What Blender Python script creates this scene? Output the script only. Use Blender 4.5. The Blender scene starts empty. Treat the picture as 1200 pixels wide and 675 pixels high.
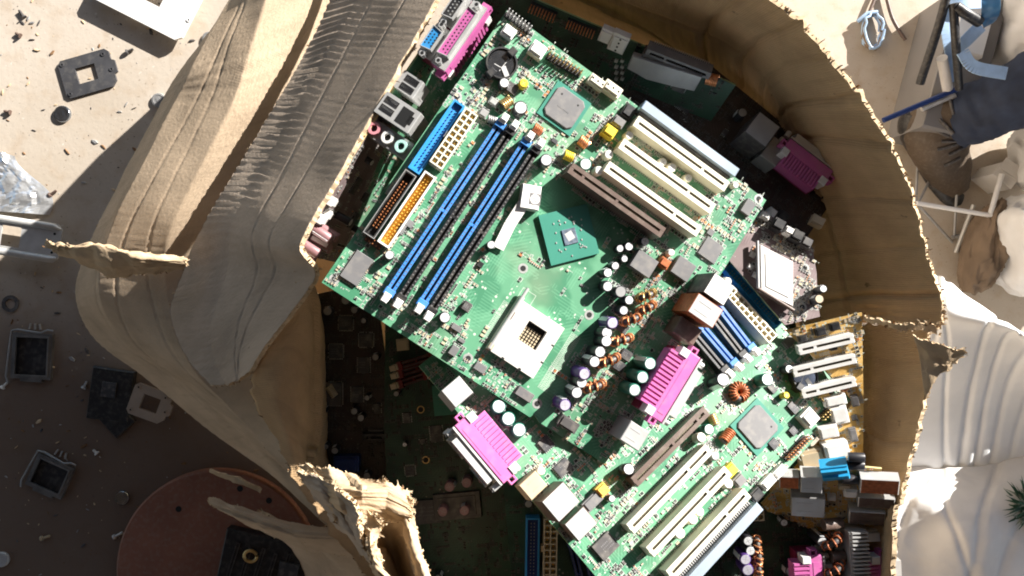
import bpy, math, random
from mathutils import Vector, Matrix
from mathutils.geometry import intersect_point_tri_2d
R_ = math.radians
S = 0.001                       # everything below is written in millimetres
CAM = 880.0                     # camera height over the ground, mm
F = 600 / 0.692                 # picture scale
scene = bpy.context.scene
C = scene.collection
SUN_EL = 23.0
SUN_AZ = Vector((0.81, 0.59, 0)).normalized()

# ------------------------------------------------------------------ materials
def _n(nt, t, **k):
    n = nt.nodes.new(t)
    for a, v in k.items(): setattr(n, a, v)
    return n

def mat(name, col, rough=0.5, metal=0.0, var=0.12, vscale=60.0, bump=0.0, bscale=300.0, dust=0.0, spec=0.5, col2=None, coord='Object'):
    m = bpy.data.materials.new(name); m.use_nodes = True
    nt = m.node_tree; b = nt.nodes['Principled BSDF']
    b.inputs['Roughness'].default_value = rough; b.inputs['Metallic'].default_value = metal
    b.inputs['Specular IOR Level'].default_value = spec
    tc = _n(nt, 'ShaderNodeTexCoord'); no = _n(nt, 'ShaderNodeTexNoise')
    no.inputs['Scale'].default_value = vscale; no.inputs['Detail'].default_value = 5
    nt.links.new(tc.outputs[coord], no.inputs['Vector'])
    mr = _n(nt, 'ShaderNodeMapRange'); mr.inputs[1].default_value = .3; mr.inputs[2].default_value = .7
    nt.links.new(no.outputs['Fac'], mr.inputs[0])
    mx = _n(nt, 'ShaderNodeMix', data_type='RGBA')
    a = tuple(max(0, c * (1 - var)) for c in col); c2 = col2 or tuple(min(1, c * (1 + var)) for c in col)
    mx.inputs[6].default_value = (*a, 1); mx.inputs[7].default_value = (*c2, 1)
    nt.links.new(mr.outputs[0], mx.inputs[0])
    out = mx.outputs[2]
    if dust:
        n2 = _n(nt, 'ShaderNodeTexNoise'); n2.inputs['Scale'].default_value = 180; n2.inputs['Detail'].default_value = 8
        nt.links.new(tc.outputs[coord], n2.inputs['Vector'])
        m2 = _n(nt, 'ShaderNodeMapRange'); m2.inputs[1].default_value = .48; m2.inputs[2].default_value = .75; m2.inputs[4].default_value = dust
        nt.links.new(n2.outputs['Fac'], m2.inputs[0])
        x2 = _n(nt, 'ShaderNodeMix', data_type='RGBA'); x2.inputs[7].default_value = (.42, .38, .32, 1)
        nt.links.new(out, x2.inputs[6]); nt.links.new(m2.outputs[0], x2.inputs[0]); out = x2.outputs[2]
    nt.links.new(out, b.inputs['Base Color'])
    if bump:
        n3 = _n(nt, 'ShaderNodeTexNoise'); n3.inputs['Scale'].default_value = bscale; n3.inputs['Detail'].default_value = 6
        nt.links.new(tc.outputs[coord], n3.inputs['Vector'])
        bp = _n(nt, 'ShaderNodeBump'); bp.inputs['Strength'].default_value = bump; bp.inputs['Distance'].default_value = .001
        nt.links.new(n3.outputs['Fac'], bp.inputs['Height']); nt.links.new(bp.outputs[0], b.inputs['Normal'])
    return m

def pcb_mat(name, base, light, silk=(.48, .54, .46), dense=.5, tan=None):
    """solder mask with copper pours, fine traces, vias and silk-screen flecks"""
    m = bpy.data.materials.new(name); m.use_nodes = True
    nt = m.node_tree; b = nt.nodes['Principled BSDF']; L = nt.links.new
    b.inputs['Roughness'].default_value = .45
    tc = _n(nt, 'ShaderNodeTexCoord')
    no = _n(nt, 'ShaderNodeTexNoise'); no.inputs['Scale'].default_value = 30; no.inputs['Detail'].default_value = 2
    L(tc.outputs['Object'], no.inputs['Vector'])
    mr = _n(nt, 'ShaderNodeMapRange'); mr.inputs[1].default_value = .46; mr.inputs[2].default_value = .52
    L(no.outputs['Fac'], mr.inputs[0])
    mx = _n(nt, 'ShaderNodeMix', data_type='RGBA'); mx.inputs[6].default_value = (*base, 1); mx.inputs[7].default_value = (*light, 1)
    L(mr.outputs[0], mx.inputs[0]); out = mx.outputs[2]
    # traces: thin lines in two directions, kept in patches
    for k, (rot, sc) in enumerate(((R_(45), 420), (R_(0), 500), (R_(90), 460))):
        mp = _n(nt, 'ShaderNodeMapping'); mp.inputs['Rotation'].default_value = (0, 0, rot)
        L(tc.outputs['Object'], mp.inputs['Vector'])
        w = _n(nt, 'ShaderNodeTexWave'); w.inputs['Scale'].default_value = sc * .32; w.inputs['Distortion'].default_value = .6
        w.inputs['Detail Scale'].default_value = .2
        L(mp.outputs[0], w.inputs['Vector'])
        pn = _n(nt, 'ShaderNodeTexNoise'); pn.inputs['Scale'].default_value = 55; pn.inputs['Detail'].default_value = 1
        mp2 = _n(nt, 'ShaderNodeMapping'); mp2.inputs['Location'].default_value = (k * 3.1, k * 1.7, 0)
        L(tc.outputs['Object'], mp2.inputs['Vector']); L(mp2.outputs[0], pn.inputs['Vector'])
        t1 = _n(nt, 'ShaderNodeMath', operation='GREATER_THAN'); t1.inputs[1].default_value = .62; L(w.outputs['Fac'], t1.inputs[0])
        t2 = _n(nt, 'ShaderNodeMath', operation='GREATER_THAN'); t2.inputs[1].default_value = .57; L(pn.outputs['Fac'], t2.inputs[0])
        mu = _n(nt, 'ShaderNodeMath', operation='MULTIPLY'); L(t1.outputs[0], mu.inputs[0]); L(t2.outputs[0], mu.inputs[1])
        mu2 = _n(nt, 'ShaderNodeMath', operation='MULTIPLY'); mu2.inputs[1].default_value = .3; L(mu.outputs[0], mu2.inputs[0])
        x = _n(nt, 'ShaderNodeMix', data_type='RGBA'); x.inputs[7].default_value = (*[min(1, c * 1.35 + .03) for c in light], 1)
        L(out, x.inputs[6]); L(mu2.outputs[0], x.inputs[0]); out = x.outputs[2]
    # vias and pads
    vo = _n(nt, 'ShaderNodeTexVoronoi'); vo.inputs['Scale'].default_value = 260
    L(tc.outputs['Object'], vo.inputs['Vector'])
    t = _n(nt, 'ShaderNodeMath', operation='LESS_THAN'); t.inputs[1].default_value = .24; L(vo.outputs['Distance'], t.inputs[0])
    pn = _n(nt, 'ShaderNodeTexNoise'); pn.inputs['Scale'].default_value = 42; pn.inputs['Detail'].default_value = 2
    mp2 = _n(nt, 'ShaderNodeMapping'); mp2.inputs['Location'].default_value = (9, 4, 0)
    L(tc.outputs['Object'], mp2.inputs['Vector']); L(mp2.outputs[0], pn.inputs['Vector'])
    t2 = _n(nt, 'ShaderNodeMath', operation='GREATER_THAN'); t2.inputs[1].default_value = 1 - dense; L(pn.outputs['Fac'], t2.inputs[0])
    mu = _n(nt, 'ShaderNodeMath', operation='MULTIPLY'); L(t.outputs[0], mu.inputs[0]); L(t2.outputs[0], mu.inputs[1])
    x = _n(nt, 'ShaderNodeMix', data_type='RGBA'); x.inputs[7].default_value = (*silk, 1)
    L(out, x.inputs[6]); L(mu.outputs[0], x.inputs[0]); out = x.outputs[2]
    # dust
    n2 = _n(nt, 'ShaderNodeTexNoise'); n2.inputs['Scale'].default_value = 18; n2.inputs['Detail'].default_value = 8
    L(tc.outputs['Object'], n2.inputs['Vector'])
    m2 = _n(nt, 'ShaderNodeMapRange'); m2.inputs[1].default_value = .5; m2.inputs[2].default_value = .75; m2.inputs[4].default_value = .35
    L(n2.outputs['Fac'], m2.inputs[0])
    x = _n(nt, 'ShaderNodeMix', data_type='RGBA'); x.inputs[7].default_value = (*(tan or (.36, .34, .24)), 1)
    L(out, x.inputs[6]); L(m2.outputs[0], x.inputs[0])
    L(x.outputs[2], b.inputs['Base Color'])
    return m

def card_mat(name, col, stripe=.25, wl=6.0, stain=.5, along='y'):
    """corrugated board: flutes run across the UV map (1 unit = 1 mm)"""
    m = bpy.data.materials.new(name); m.use_nodes = True
    nt = m.node_tree; b = nt.nodes['Principled BSDF']; L = nt.links.new
    b.inputs['Roughness'].default_value = .95; b.inputs['Specular IOR Level'].default_value = .04
    tc = _n(nt, 'ShaderNodeTexCoord')
    w = _n(nt, 'ShaderNodeTexWave', bands_direction='Y'); w.inputs['Scale'].default_value = 2 * math.pi / wl / 6.2832 * 3.1
    w.inputs['Distortion'].default_value = .5; w.inputs['Detail'].default_value = 1; w.inputs['Detail Scale'].default_value = .3
    L(tc.outputs['UV'], w.inputs['Vector'])
    n1 = _n(nt, 'ShaderNodeTexNoise'); n1.inputs['Scale'].default_value = .022; n1.inputs['Detail'].default_value = 7; n1.inputs['Roughness'].default_value = .62
    L(tc.outputs['UV'], n1.inputs['Vector'])
    mp = _n(nt, 'ShaderNodeMapping'); mp.inputs['Scale'].default_value = (.012, .12, 1); L(tc.outputs['UV'], mp.inputs['Vector'])
    n2 = _n(nt, 'ShaderNodeTexNoise'); n2.inputs['Scale'].default_value = 1; n2.inputs['Detail'].default_value = 4
    L(mp.outputs[0], n2.inputs['Vector'])
    mx = _n(nt, 'ShaderNodeMix', data_type='RGBA')
    mx.inputs[6].default_value = (*[c * (1 - stain * .6) for c in col], 1); mx.inputs[7].default_value = (*[min(1, c * 1.12) for c in col], 1)
    mr = _n(nt, 'ShaderNodeMapRange'); mr.inputs[1].default_value = .3; mr.inputs[2].default_value = .62; L(n1.outputs['Fac'], mr.inputs[0])
    L(mr.outputs[0], mx.inputs[0])
    m3 = _n(nt, 'ShaderNodeMix', data_type='RGBA'); m3.inputs[7].default_value = (*[c * .55 for c in col], 1)
    mr2 = _n(nt, 'ShaderNodeMapRange'); mr2.inputs[1].default_value = .55; mr2.inputs[2].default_value = .75; mr2.inputs[4].default_value = stripe * 1.1
    L(n2.outputs['Fac'], mr2.inputs[0]); L(mr2.outputs[0], m3.inputs[0]); L(mx.outputs[2], m3.inputs[6])
    wl_ = _n(nt, 'ShaderNodeMapRange'); wl_.inputs[1].default_value = .62; wl_.inputs[2].default_value = .95; wl_.inputs[4].default_value = stripe * .8
    L(w.outputs['Fac'], wl_.inputs[0])
    m5 = _n(nt, 'ShaderNodeMix', data_type='RGBA'); m5.inputs[7].default_value = (*[c * .6 for c in col], 1); L(wl_.outputs[0], m5.inputs[0]); L(m3.outputs[2], m5.inputs[6]); m3 = m5
    # scuffs and dark spots
    vo = _n(nt, 'ShaderNodeTexNoise'); vo.inputs['Scale'].default_value = .09; vo.inputs['Detail'].default_value = 3
    L(tc.outputs['UV'], vo.inputs['Vector'])
    mr3 = _n(nt, 'ShaderNodeMapRange'); mr3.inputs[1].default_value = .71; mr3.inputs[2].default_value = .76; mr3.inputs[4].default_value = .7
    L(vo.outputs['Fac'], mr3.inputs[0])
    m4 = _n(nt, 'ShaderNodeMix', data_type='RGBA'); m4.inputs[7].default_value = (*[c * .25 for c in col], 1)
    L(mr3.outputs[0], m4.inputs[0]); L(m3.outputs[2], m4.inputs[6])
    L(m4.outputs[2], b.inputs['Base Color'])
    nf = _n(nt, 'ShaderNodeTexNoise'); nf.inputs['Scale'].default_value = .35; nf.inputs['Detail'].default_value = 6; L(tc.outputs['UV'], nf.inputs['Vector'])
    ad = _n(nt, 'ShaderNodeMath', operation='MULTIPLY_ADD'); ad.inputs[1].default_value = stripe
    L(w.outputs['Fac'], ad.inputs[0]); L(nf.outputs['Fac'], ad.inputs[2])
    bp = _n(nt, 'ShaderNodeBump'); bp.inputs['Strength'].default_value = .55; bp.inputs['Distance'].default_value = .0014
    L(ad.outputs[0], bp.inputs['Height']); L(bp.outputs[0], b.inputs['Normal'])
    return m

M = {}
M['pcb'] = pcb_mat('green_solder_mask', (.052, .205, .112), (.105, .295, .172), dense=.43)
M['pcb_dark'] = pcb_mat('dark_green_mask', (.013, .042, .027), (.021, .066, .039), silk=(.26, .26, .22), dense=.35, tan=(.05, .05, .03))  # dark mask, lowered further to stand in for shade inside the box
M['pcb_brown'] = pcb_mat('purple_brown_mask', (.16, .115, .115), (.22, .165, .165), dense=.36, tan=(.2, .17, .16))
M['pcb_maroon'] = pcb_mat('dark_maroon_mask', (.034, .022, .02), (.048, .031, .028), silk=(.16, .15, .13), dense=.4, tan=(.04, .032, .026))  # maroon likewise lowered, box shade put into the colour
M['pcb_yellow'] = pcb_mat('amber_mask', (.48, .27, .06), (.60, .38, .12), dense=.52, tan=(.5, .42, .25))
M['fr4'] = mat('bare_board_edge', (.30, .42, .22), .6, var=.2)
M['fr4_yellow'] = mat('bare_board_edge_tan', (.62, .5, .24), .6, var=.2)
M['white'] = mat('white_nylon', (.78, .77, .74), .45, var=.06, dust=.25)
M['cream'] = mat('cream_slot_plastic', (.72, .68, .55), .45, var=.06, dust=.2)
M['cream_in'] = mat('slot_contact_channel', (.12, .10, .06), .5, var=.5, vscale=900)
M['blue'] = mat('blue_slot_plastic', (.05, .22, .58), .38, var=.1, dust=.12)
M['blue_ide'] = mat('bright_blue_plastic', (.03, .27, .62), .38, var=.1, dust=.1)
M['navy'] = mat('deep_blue_plastic', (.01, .03, .14), .4)
M['black'] = mat('black_plastic', (.018, .018, .02), .42, var=.3, dust=.14)
M['dgrey'] = mat('charcoal_plastic', (.07, .065, .065), .5, var=.2, dust=.3)
M['brown'] = mat('brown_slot_plastic', (.115, .075, .06), .45, var=.15, dust=.2)
M['grey'] = mat('grey_moulded_epoxy', (.155, .152, .155), .5, var=.08, dust=.25)
M['chip'] = mat('dark_chip_epoxy', (.055, .055, .06), .45, var=.2, dust=.35)
M['sub'] = mat('green_chip_substrate', (.05, .23, .17), .35, var=.05)
M['pink'] = mat('magenta_plastic', (.56, .13, .36), .45, var=.1, dust=.2)
M['maroon'] = mat('maroon_plastic', (.25, .02, .07), .42, var=.15, dust=.05)
M['orange'] = mat('orange_contacts', (.78, .46, .08), .5, var=.3, vscale=700)
M['gold'] = mat('gold_pins', (.75, .52, .22), .32, .85, var=.2)
M['copper'] = mat('copper_wire', (.72, .30, .13), .35, .55, var=.35, vscale=350)
M['rust'] = mat('rust_red_wire', (.42, .13, .05), .45, .3, var=.3, vscale=400)
M['steel'] = mat('stamped_steel', (.58, .58, .57), .42, .4, var=.12, bump=.06, dust=.15)
M['steel_d'] = mat('dull_steel', (.36, .36, .36), .45, .4, var=.15, dust=.2)
M['rail'] = mat('blue_grey_strip', (.50, .60, .72), .3, .55, var=.12, dust=.1)
M['tin'] = mat('solder_tin', (.56, .57, .55), .35, .5, var=.15, vscale=500)
M['sleeve'] = mat('black_sleeve', (.025, .025, .03), .35, var=.3)
M['sleeve_g'] = mat('green_sleeve', (.02, .14, .10), .35, var=.2)
M['sleeve_p'] = mat('violet_sleeve', (.07, .03, .16), .35, var=.2)
M['sleeve_m'] = mat('dusty_pink_sleeve', (.30, .16, .17), .4, var=.2)
M['captop'] = mat('aluminium_can_top', (.82, .83, .84), .35, .35, var=.05)
M['captop_p'] = mat('violet_can_top', (.52, .50, .57), .35, .3, var=.3)
M['yellow'] = mat('yellow_plastic', (.74, .55, .04), .45, var=.15)
M['tanp'] = mat('beige_plastic', (.52, .42, .28), .5, var=.12, dust=.15)
M['red'] = mat('dark_red_plastic', (.16, .012, .012), .45, var=.2)
M['teal'] = mat('mint_plastic', (.45, .72, .66), .45)
M['rose'] = mat('rose_plastic', (.72, .30, .34), .45)
M['hole'] = mat('dark_opening', (.008, .008, .008), .7)
M['die'] = mat('silicon_die', (.42, .52, .66), .15, .7, var=.35, vscale=400)
M['silk'] = mat('silkscreen_white', (.50, .55, .48), .6, var=.12)
M['celld'] = mat('coin_cell_steel', (.36, .40, .46), .14, .95, var=.25, vscale=90)
M['dim_tin'] = mat('shade_dimmed_solder', (.10, .10, .095), .6, .2, var=.3)  # darker solder copy, shade put into the colour for boards in shadow
M['dim_brown'] = mat('shade_dimmed_brown_part', (.05, .038, .03), .6, var=.3)  # darkened for shade too: small parts and print on the shadowed boards
M['cyan'] = mat('cyan_plastic', (.03, .36, .66), .4)

# ------------------------------------------------------------------ objects
def tag(o, label, cat, group=None, kind=None):
    if label: o['label'] = label
    if cat: o['category'] = cat
    if group: o['group'] = group
    if kind: o['kind'] = kind
    return o

def link(o, parent=None):
    C.objects.link(o)
    if parent is not None: o.parent = parent
    return o

def thing(name, loc, label, cat, group=None, mtx=None):
    o = bpy.data.objects.new(name, None); o.empty_display_size = .02
    if mtx is not None: o.matrix_world = mtx
    else: o.location = loc
    link(o); return tag(o, label, cat, group)

class MB:
    def __init__(s): s.v = []; s.f = []; s.mi = []; s.sm = []; s.M = Matrix.Identity(4)
    def add(s, vs, fs, mi=0, smooth=False):
        o = len(s.v); s.v += [s.M @ Vector(v) for v in vs]
        for k, f in enumerate(fs):
            s.f.append([i + o for i in f]); s.mi.append(mi[k] if isinstance(mi, list) else mi)
            s.sm.append(smooth[k] if isinstance(smooth, list) else smooth)
        return s
    def box(s, cx, cy, z0, w, d, h, mi=0, rot=0, bev=0.0, top=None):
        return s.prism([(-w/2, -d/2), (w/2, -d/2), (w/2, d/2), (-w/2, d/2)], z0, z0 + h, mi, bev, (cx, cy), rot, top)
    def prism(s, pts, z0, z1, mi=0, bev=0.0, at=(0, 0), rot=0, top=None):
        c, sn = math.cos(rot), math.sin(rot)
        if sum(pts[i-1][0]*pts[i][1]-pts[i][0]*pts[i-1][1] for i in range(len(pts))) < 0: pts = pts[::-1]
        n = len(pts); mx = sum(p[0] for p in pts)/n; my = sum(p[1] for p in pts)/n
        def T(p, k=0.0):
            x, y = p
            if k:
                dx, dy = mx-x, my-y; l = math.hypot(dx, dy) or 1; x += dx/l*k*1.4; y += dy/l*k*1.4
            return (at[0]+x*c-y*sn, at[1]+x*sn+y*c)
        vs = [(*T(p), z0) for p in pts]
        if bev: vs += [(*T(p), z1-bev) for p in pts]
        vs += [(*T(p, bev), z1) for p in pts]
        fs = [list(range(n))[::-1]]; L = 2 if bev else 1
        for l in range(L):
            for i in range(n):
                j = (i+1) % n; fs.append([l*n+i, l*n+j, (l+1)*n+j, (l+1)*n+i])
        fs.append([L*n+i for i in range(n)])
        return s.add(vs, fs, [mi]*(len(fs)-1)+[mi if top is None else top])
    def ring(s, outer, inner, z0, z1, mi=0):
        n = len(outer); vs = [(*p, z) for z in (z0, z1) for q in (outer, inner) for p in q]; fs = []
        for i in range(n):
            j = (i+1) % n
            fs += [[i, j, 2*n+j, 2*n+i], [n+j, n+i, 3*n+i, 3*n+j], [2*n+i, 2*n+j, 3*n+j, 3*n+i], [j, i, n+i, n+j]]
        return s.add(vs, fs, mi)
    def frame(s, cx, cy, z0, w, d, h, t, mi=0, rot=0):
        c, sn = math.cos(rot), math.sin(rot)
        q = lambda a, b: [(cx+x*c-y*sn, cy+x*sn+y*c) for x, y in ((-a, -b), (a, -b), (a, b), (-a, b))]
        return s.ring(q(w/2, d/2), q(w/2-t, d/2-t), z0, z0+h, mi)
    def cyl(s, cx, cy, z0, r, h, mi=0, top=None, seg=18, bev=0.0, r2=None):
        r2 = r if r2 is None else r2
        prof = [(r, z0), (r2, z0+h-bev)] + ([(r2-bev, z0+h)] if bev else [])
        vs = []
        for rr, z in prof: vs += [(cx+rr*math.cos(2*math.pi*i/seg), cy+rr*math.sin(2*math.pi*i/seg), z) for i in range(seg)]
        fs = []
        for l in range(len(prof)-1):
            for i in range(seg):
                j = (i+1) % seg; fs.append([l*seg+i, l*seg+j, (l+1)*seg+j, (l+1)*seg+i])
        s.add(vs, fs, mi, True)
        rr, z = prof[-1]
        s.add([(cx+rr*math.cos(2*math.pi*i/seg), cy+rr*math.sin(2*math.pi*i/seg), z) for i in range(seg)], [list(range(seg))], mi if top is None else top)
        return s.add([(cx+r*math.cos(2*math.pi*i/seg), cy+r*math.sin(2*math.pi*i/seg), z0) for i in range(seg)], [list(range(seg))[::-1]], mi)
    def tube(s, pts, r, mi=0, seg=8, cap=True):
        pts = [Vector(p) for p in pts]; n = len(pts); vs = []
        rs = r if isinstance(r, (list, tuple)) else [r]*n; ref = None
        for i, p in enumerate(pts):
            t = (pts[min(i+1, n-1)]-pts[max(i-1, 0)]).normalized()
            if ref is None: ref = Vector((0, 0, 1)) if abs(t.z) < .9 else Vector((1, 0, 0))
            a = t.cross(ref).normalized(); b = t.cross(a).normalized(); ref = -b if False else ref
            for k in range(seg):
                g = 2*math.pi*k/seg; vs.append(p+a*math.cos(g)*rs[i]-b*math.sin(g)*rs[i])
        fs = [[i*seg+k, i*seg+(k+1) % seg, (i+1)*seg+(k+1) % seg, (i+1)*seg+k] for i in range(n-1) for k in range(seg)]
        s.add(vs, fs, mi, True)
        if cap: s.add(vs[:seg]+vs[-seg:], [list(range(seg))[::-1], list(range(seg, 2*seg))], mi)
        return s
    def build(s, name, mats, parent=None, loc=None):
        me = bpy.data.meshes.new(name)
        me.from_pydata([tuple(c*S for c in v) for v in s.v], [], s.f)
        for m in (mats if isinstance(mats, (list, tuple)) else [mats]): me.materials.append(M[m] if isinstance(m, str) else m)
        me.polygons.foreach_set('material_index', s.mi); me.polygons.foreach_set('use_smooth', s.sm); me.update()
        o = bpy.data.objects.new(name, me)
        if loc is not None: o.location = loc
        return link(o, parent)

def P(px, py, D):               # a place in the room: where it is seen and how far below the lens (mm)
    return Vector(((px-600)/F*D, -(py-337.5)/F*D, CAM-D))

# ------------------------------------------------------------------ circuit boards
class Board:
    def __init__(s, name, label, R, t, group='motherboards heaped in the cardboard box', cat='motherboard', seed=1):
        s.R = R; s.t = t; s.rnd = random.Random(seed); s.occ = []
        mtx = Matrix.Translation((t+Vector((0, 0, CAM)))*S) @ R.to_4x4()
        s.root = thing(name, None, label, cat, group, mtx)
        s.n = R @ Vector((0, 0, 1))
    def at(s, px, py, h=0.0):
        d = Vector(((px-600)/F, -(py-337.5)/F, -1)); o = s.t+s.n*h
        k = s.n.dot(o)/s.n.dot(d); q = s.R.transposed() @ (d*k-s.t)
        return q.x, q.y
    def part(s, mb, name, mats, parent=None, loc=None):
        return mb.build(name, mats, parent or s.root)
    # -- board itself
    def pcb(s, pts, m, edge='fr4', holes=()):
        mb = MB(); s.outline = pts
        mb.prism(pts, -1.6, 0, 1, 0, top=0)
        s.part(mb, 'circuit_board', [m, edge])
        for x, y in holes:
            h = MB(); h.cyl(x, y, .02, 3.6, .1, 0, seg=20); h.cyl(x, y, .14, 2.0, .08, 1, seg=16)
            s.part(h, 'mounting_hole', ['tin', 'hole'])
    def inside(s, x, y):
        c = False; p = s.outline; n = len(p)
        for i in range(n):
            a, b = p[i-1], p[i]
            if (a[1] > y) != (b[1] > y) and x < (b[0]-a[0])*(y-a[1])/(b[1]-a[1])+a[0]: c = not c
        return c
    def free(s, x, y, r=0):
        return all(not (abs(x-a) < w/2+r and abs(y-b) < d/2+r) for a, b, w, d in s.occ)
    def scatter(s, n, dim=False, keep=None):
        """solder-mounted specks: chip resistors, ceramic capacitors, pads and silk-screen strokes"""
        mb = MB(); sk = MB(); r = s.rnd; xs = [p[0] for p in s.outline]; ys = [p[1] for p in s.outline]; k = 0; tries = 0
        while k < n and tries < n*12:
            tries += 1
            x = r.uniform(min(xs)+1.5, max(xs)-1.5); y = r.uniform(min(ys)+1.5, max(ys)-1.5)
            if not s.inside(x, y) or not s.free(x, y, -1): continue
            if keep and r.random() > keep(x, y): continue
            rot = r.choice((0, math.pi/2)); c = r.random(); k += 1
            m = r.choice((1, 2, 2, 3, 3)) if c > .12 else 4
            reps = r.choice((1, 1, 1, 2, 3, 4, 6)); l = r.choice((1.6, 1.6, 2.0, 3.0)); w = l*.52; st = w*2.0
            for q in range(reps):
                xx = x+(q*st if rot else 0); yy = y+(0 if rot else q*st)
                if not s.inside(xx, yy) or not s.free(xx, yy, -1): continue
                dx, dy = (0, l/2-.18) if rot else (l/2-.18, 0)
                if r.random() < .72:
                    mb.box(xx, yy, 0, l-.5, w, .75, m, rot)
                    mb.box(xx+dx, yy+dy, 0, .42, w*1.05, .8, 0, rot); mb.box(xx-dx, yy-dy, 0, .42, w*1.05, .8, 0, rot)
                else:
                    mb.box(xx+dx, yy+dy, 0, .9, w*1.1, .1, 0, rot); mb.box(xx-dx, yy-dy, 0, .9, w*1.1, .1, 0, rot)
                if r.random() < .8:
                    a, b = (w*.5+.55, 0) if rot else (0, w*.5+.55)
                    sk.box(xx+a, yy+b, 0, l*1.1, .35, .03, 0, rot); sk.box(xx-a, yy-b, 0, l*1.1, .35, .03, 0, rot)
            if r.random() < .75:      # a reference number in tiny strokes
                for q in range(r.randint(2, 4)):
                    a = q*1.0+1.8
                    sk.box(x+(0 if rot else a), y+(a if rot else 0)+.9, 0, r.choice((.3, .62)), r.choice((.9, .4, .9)), .03, 0, rot)
        o = s.part(mb, 'chip_resistor', ['tin', 'black', 'tanp', 'dgrey', 'copper'] if not dim else ['dim_tin', 'black', 'dim_brown', 'black', 'dim_brown']); o['kind'] = 'stuff'
        o = s.part(sk, 'silkscreen_print', ['silk' if not dim else 'dim_brown']); o['kind'] = 'stuff'
    # -- components (x, y in board millimetres)
    def occupy(s, x, y, w, d): s.occ.append((x, y, w, d))
    def cap(s, x, y, r=4, h=11, sleeve='sleeve', top='captop', lean=0.0, name='capacitor'):
        mb = MB(); mb.M = Matrix.Translation((x, y, 0)) @ Matrix.Rotation(lean or s.rnd.uniform(-.03, .03), 4, 'Y') @ Matrix.Rotation(s.rnd.uniform(-.04, .04), 4, 'X')
        mb.cyl(0, 0, .4, r*1.0, h-.4, 0, 0, 20, .5)
        mb.cyl(0, 0, h-.45, r*.84, .55, 1, 1, 20, .12)
        a = s.rnd.uniform(0, 3)
        for k in (0, math.pi/2): mb.box(0, 0, h+.1, r*1.15, .22, .03, 2, a+k)
        mb.box(math.cos(a)*r*.98, math.sin(a)*r*.98, 1, .3, r*.8, h-2, 3, a)
        s.occupy(x, y, 2*r, 2*r)
        return s.part(mb, name, [sleeve, top, 'steel_d', 'captop'])
    def chip(s, x, y, w, d, h=1.6, m='chip', legs='x', rot=0, marks=True, name='chip'):
        mb = MB(); mb.box(x, y, .25, w, d, h, 0, rot, .25)
        c, sn = math.cos(rot), math.sin(rot)
        def L(a, b, l, t):
            mb.box(x+a*c-b*sn, y+a*sn+b*c, 0, l, t, .5, 1, rot)
        if legs and 'x' in legs:
            k = int(d/1.3)
            for i in range(k):
                yy = -d/2+d*(i+.5)/k
                L(w/2+.5, yy, 1.2, .6); L(-w/2-.5, yy, 1.2, .6)
        if legs and 'y' in legs:
            k = int(w/1.3)
            for i in range(k):
                xx = -w/2+w*(i+.5)/k
                L(xx, d/2+.5, .6, 1.2); L(xx, -d/2-.5, .6, 1.2)
        if marks and min(w, d) > 5:
            rr = s.rnd
            for q in range(3):
                yy = d*(.18-.16*q); n = max(3, int(w*.6/1.3))
                for i in range(n):
                    a = -w*.32+i*1.3
                    if rr.random() < .8 and abs(a) < w*.4:
                        mb.box(x+a*c-yy*sn, y+a*sn+yy*c, h+.25, .7, .9 if rr.random() < .6 else .5, .02, 2, rot)
        s.occupy(x, y, w+2, d+2)
        return s.part(mb, name, [m, 'tin', 'grey'])
    def block(s, x, y, w, d, h, m, rot=0, name='connector', pins=0, slots=0):
        mb = MB(); mb.box(x, y, 0, w, d, h*.8, 0, rot, .3); mb.box(x, y, h*.8, w*.8, d*.72, h*.2, 0, rot, .2)
        for i in range(slots):
            a = -w*.32+w*.64*i/max(1, slots-1) if w > d else 0; b = 0 if w > d else -d*.32+d*.64*i/max(1, slots-1)
            mb.box(x+a, y+b, h-.05, 1.4, 1.4, .15, 1, rot)
        s.occupy(x, y, w, d); return s.part(mb, name, [m, 'hole'])
    def header(s, x0, y0, x1, y1, n, rows=2, h=8, base='black', pin='gold', pitch=2.54, shroud=None):
        mb = MB(); a = math.atan2(y1-y0, x1-x0); L = math.hypot(x1-x0, y1-y0); cx, cy = (x0+x1)/2, (y0+y1)/2
        mb.box(cx, cy, 0, L+2.2, rows*pitch, 2.5, 0, a, .2)
        for i in range(n):
            for k in range(rows):
                u = -L/2+L*i/(n-1); v = (k-(rows-1)/2)*pitch
                mb.box(cx+u*math.cos(a)-v*math.sin(a), cy+u*math.sin(a)+v*math.cos(a), 2.5, .75, .75, h-2.5, 1, a)
        s.occupy(cx, cy, abs(x1-x0)+5, abs(y1-y0)+5)
        return s.part(mb, 'pin_header', [base, pin])
    def dimm(s, xa, ya, xb, yb, m='blue', latch='white', far=True):
        a = math.atan2(yb-ya, xb-xa)-math.pi/2; L = math.hypot(xb-xa, yb-ya); cx, cy = (xa+xb)/2, (ya+yb)/2
        T = Matrix.Translation((cx, cy, 0)) @ Matrix.Rotation(a, 4, 'Z')
        mb = MB(); mb.M = T; W = 5.9; l = L-12
        mb.box(0, 0, 0, W, l, 5.2, 0)
        for sx in (-1, 1): mb.box(sx*1.9, 0, 5.2, 2.0, l, 3.3, 0, 0, .35)
        k = 46
        for i in range(k):
            y = -l/2+l*(i+.5)/k
            for sx in (-1, 1): mb.box(sx*1.9, y, 8.4, 1.1, .8, .14, 1)
        mb.box(0, l*.02, 5.2, 1.8, 1.8, 2.6, 0); mb.box(0, 0, 5.21, 1.5, l-1, .1, 2)
        for e in (-1, 1): mb.box(0, e*(l/2+1.5), 0, W+1.4, 5, 10.5, 0, 0, .4)
        o = s.part(mb, 'memory_slot', [m, 'dgrey' if m != 'black' else 'grey', 'hole'])
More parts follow.
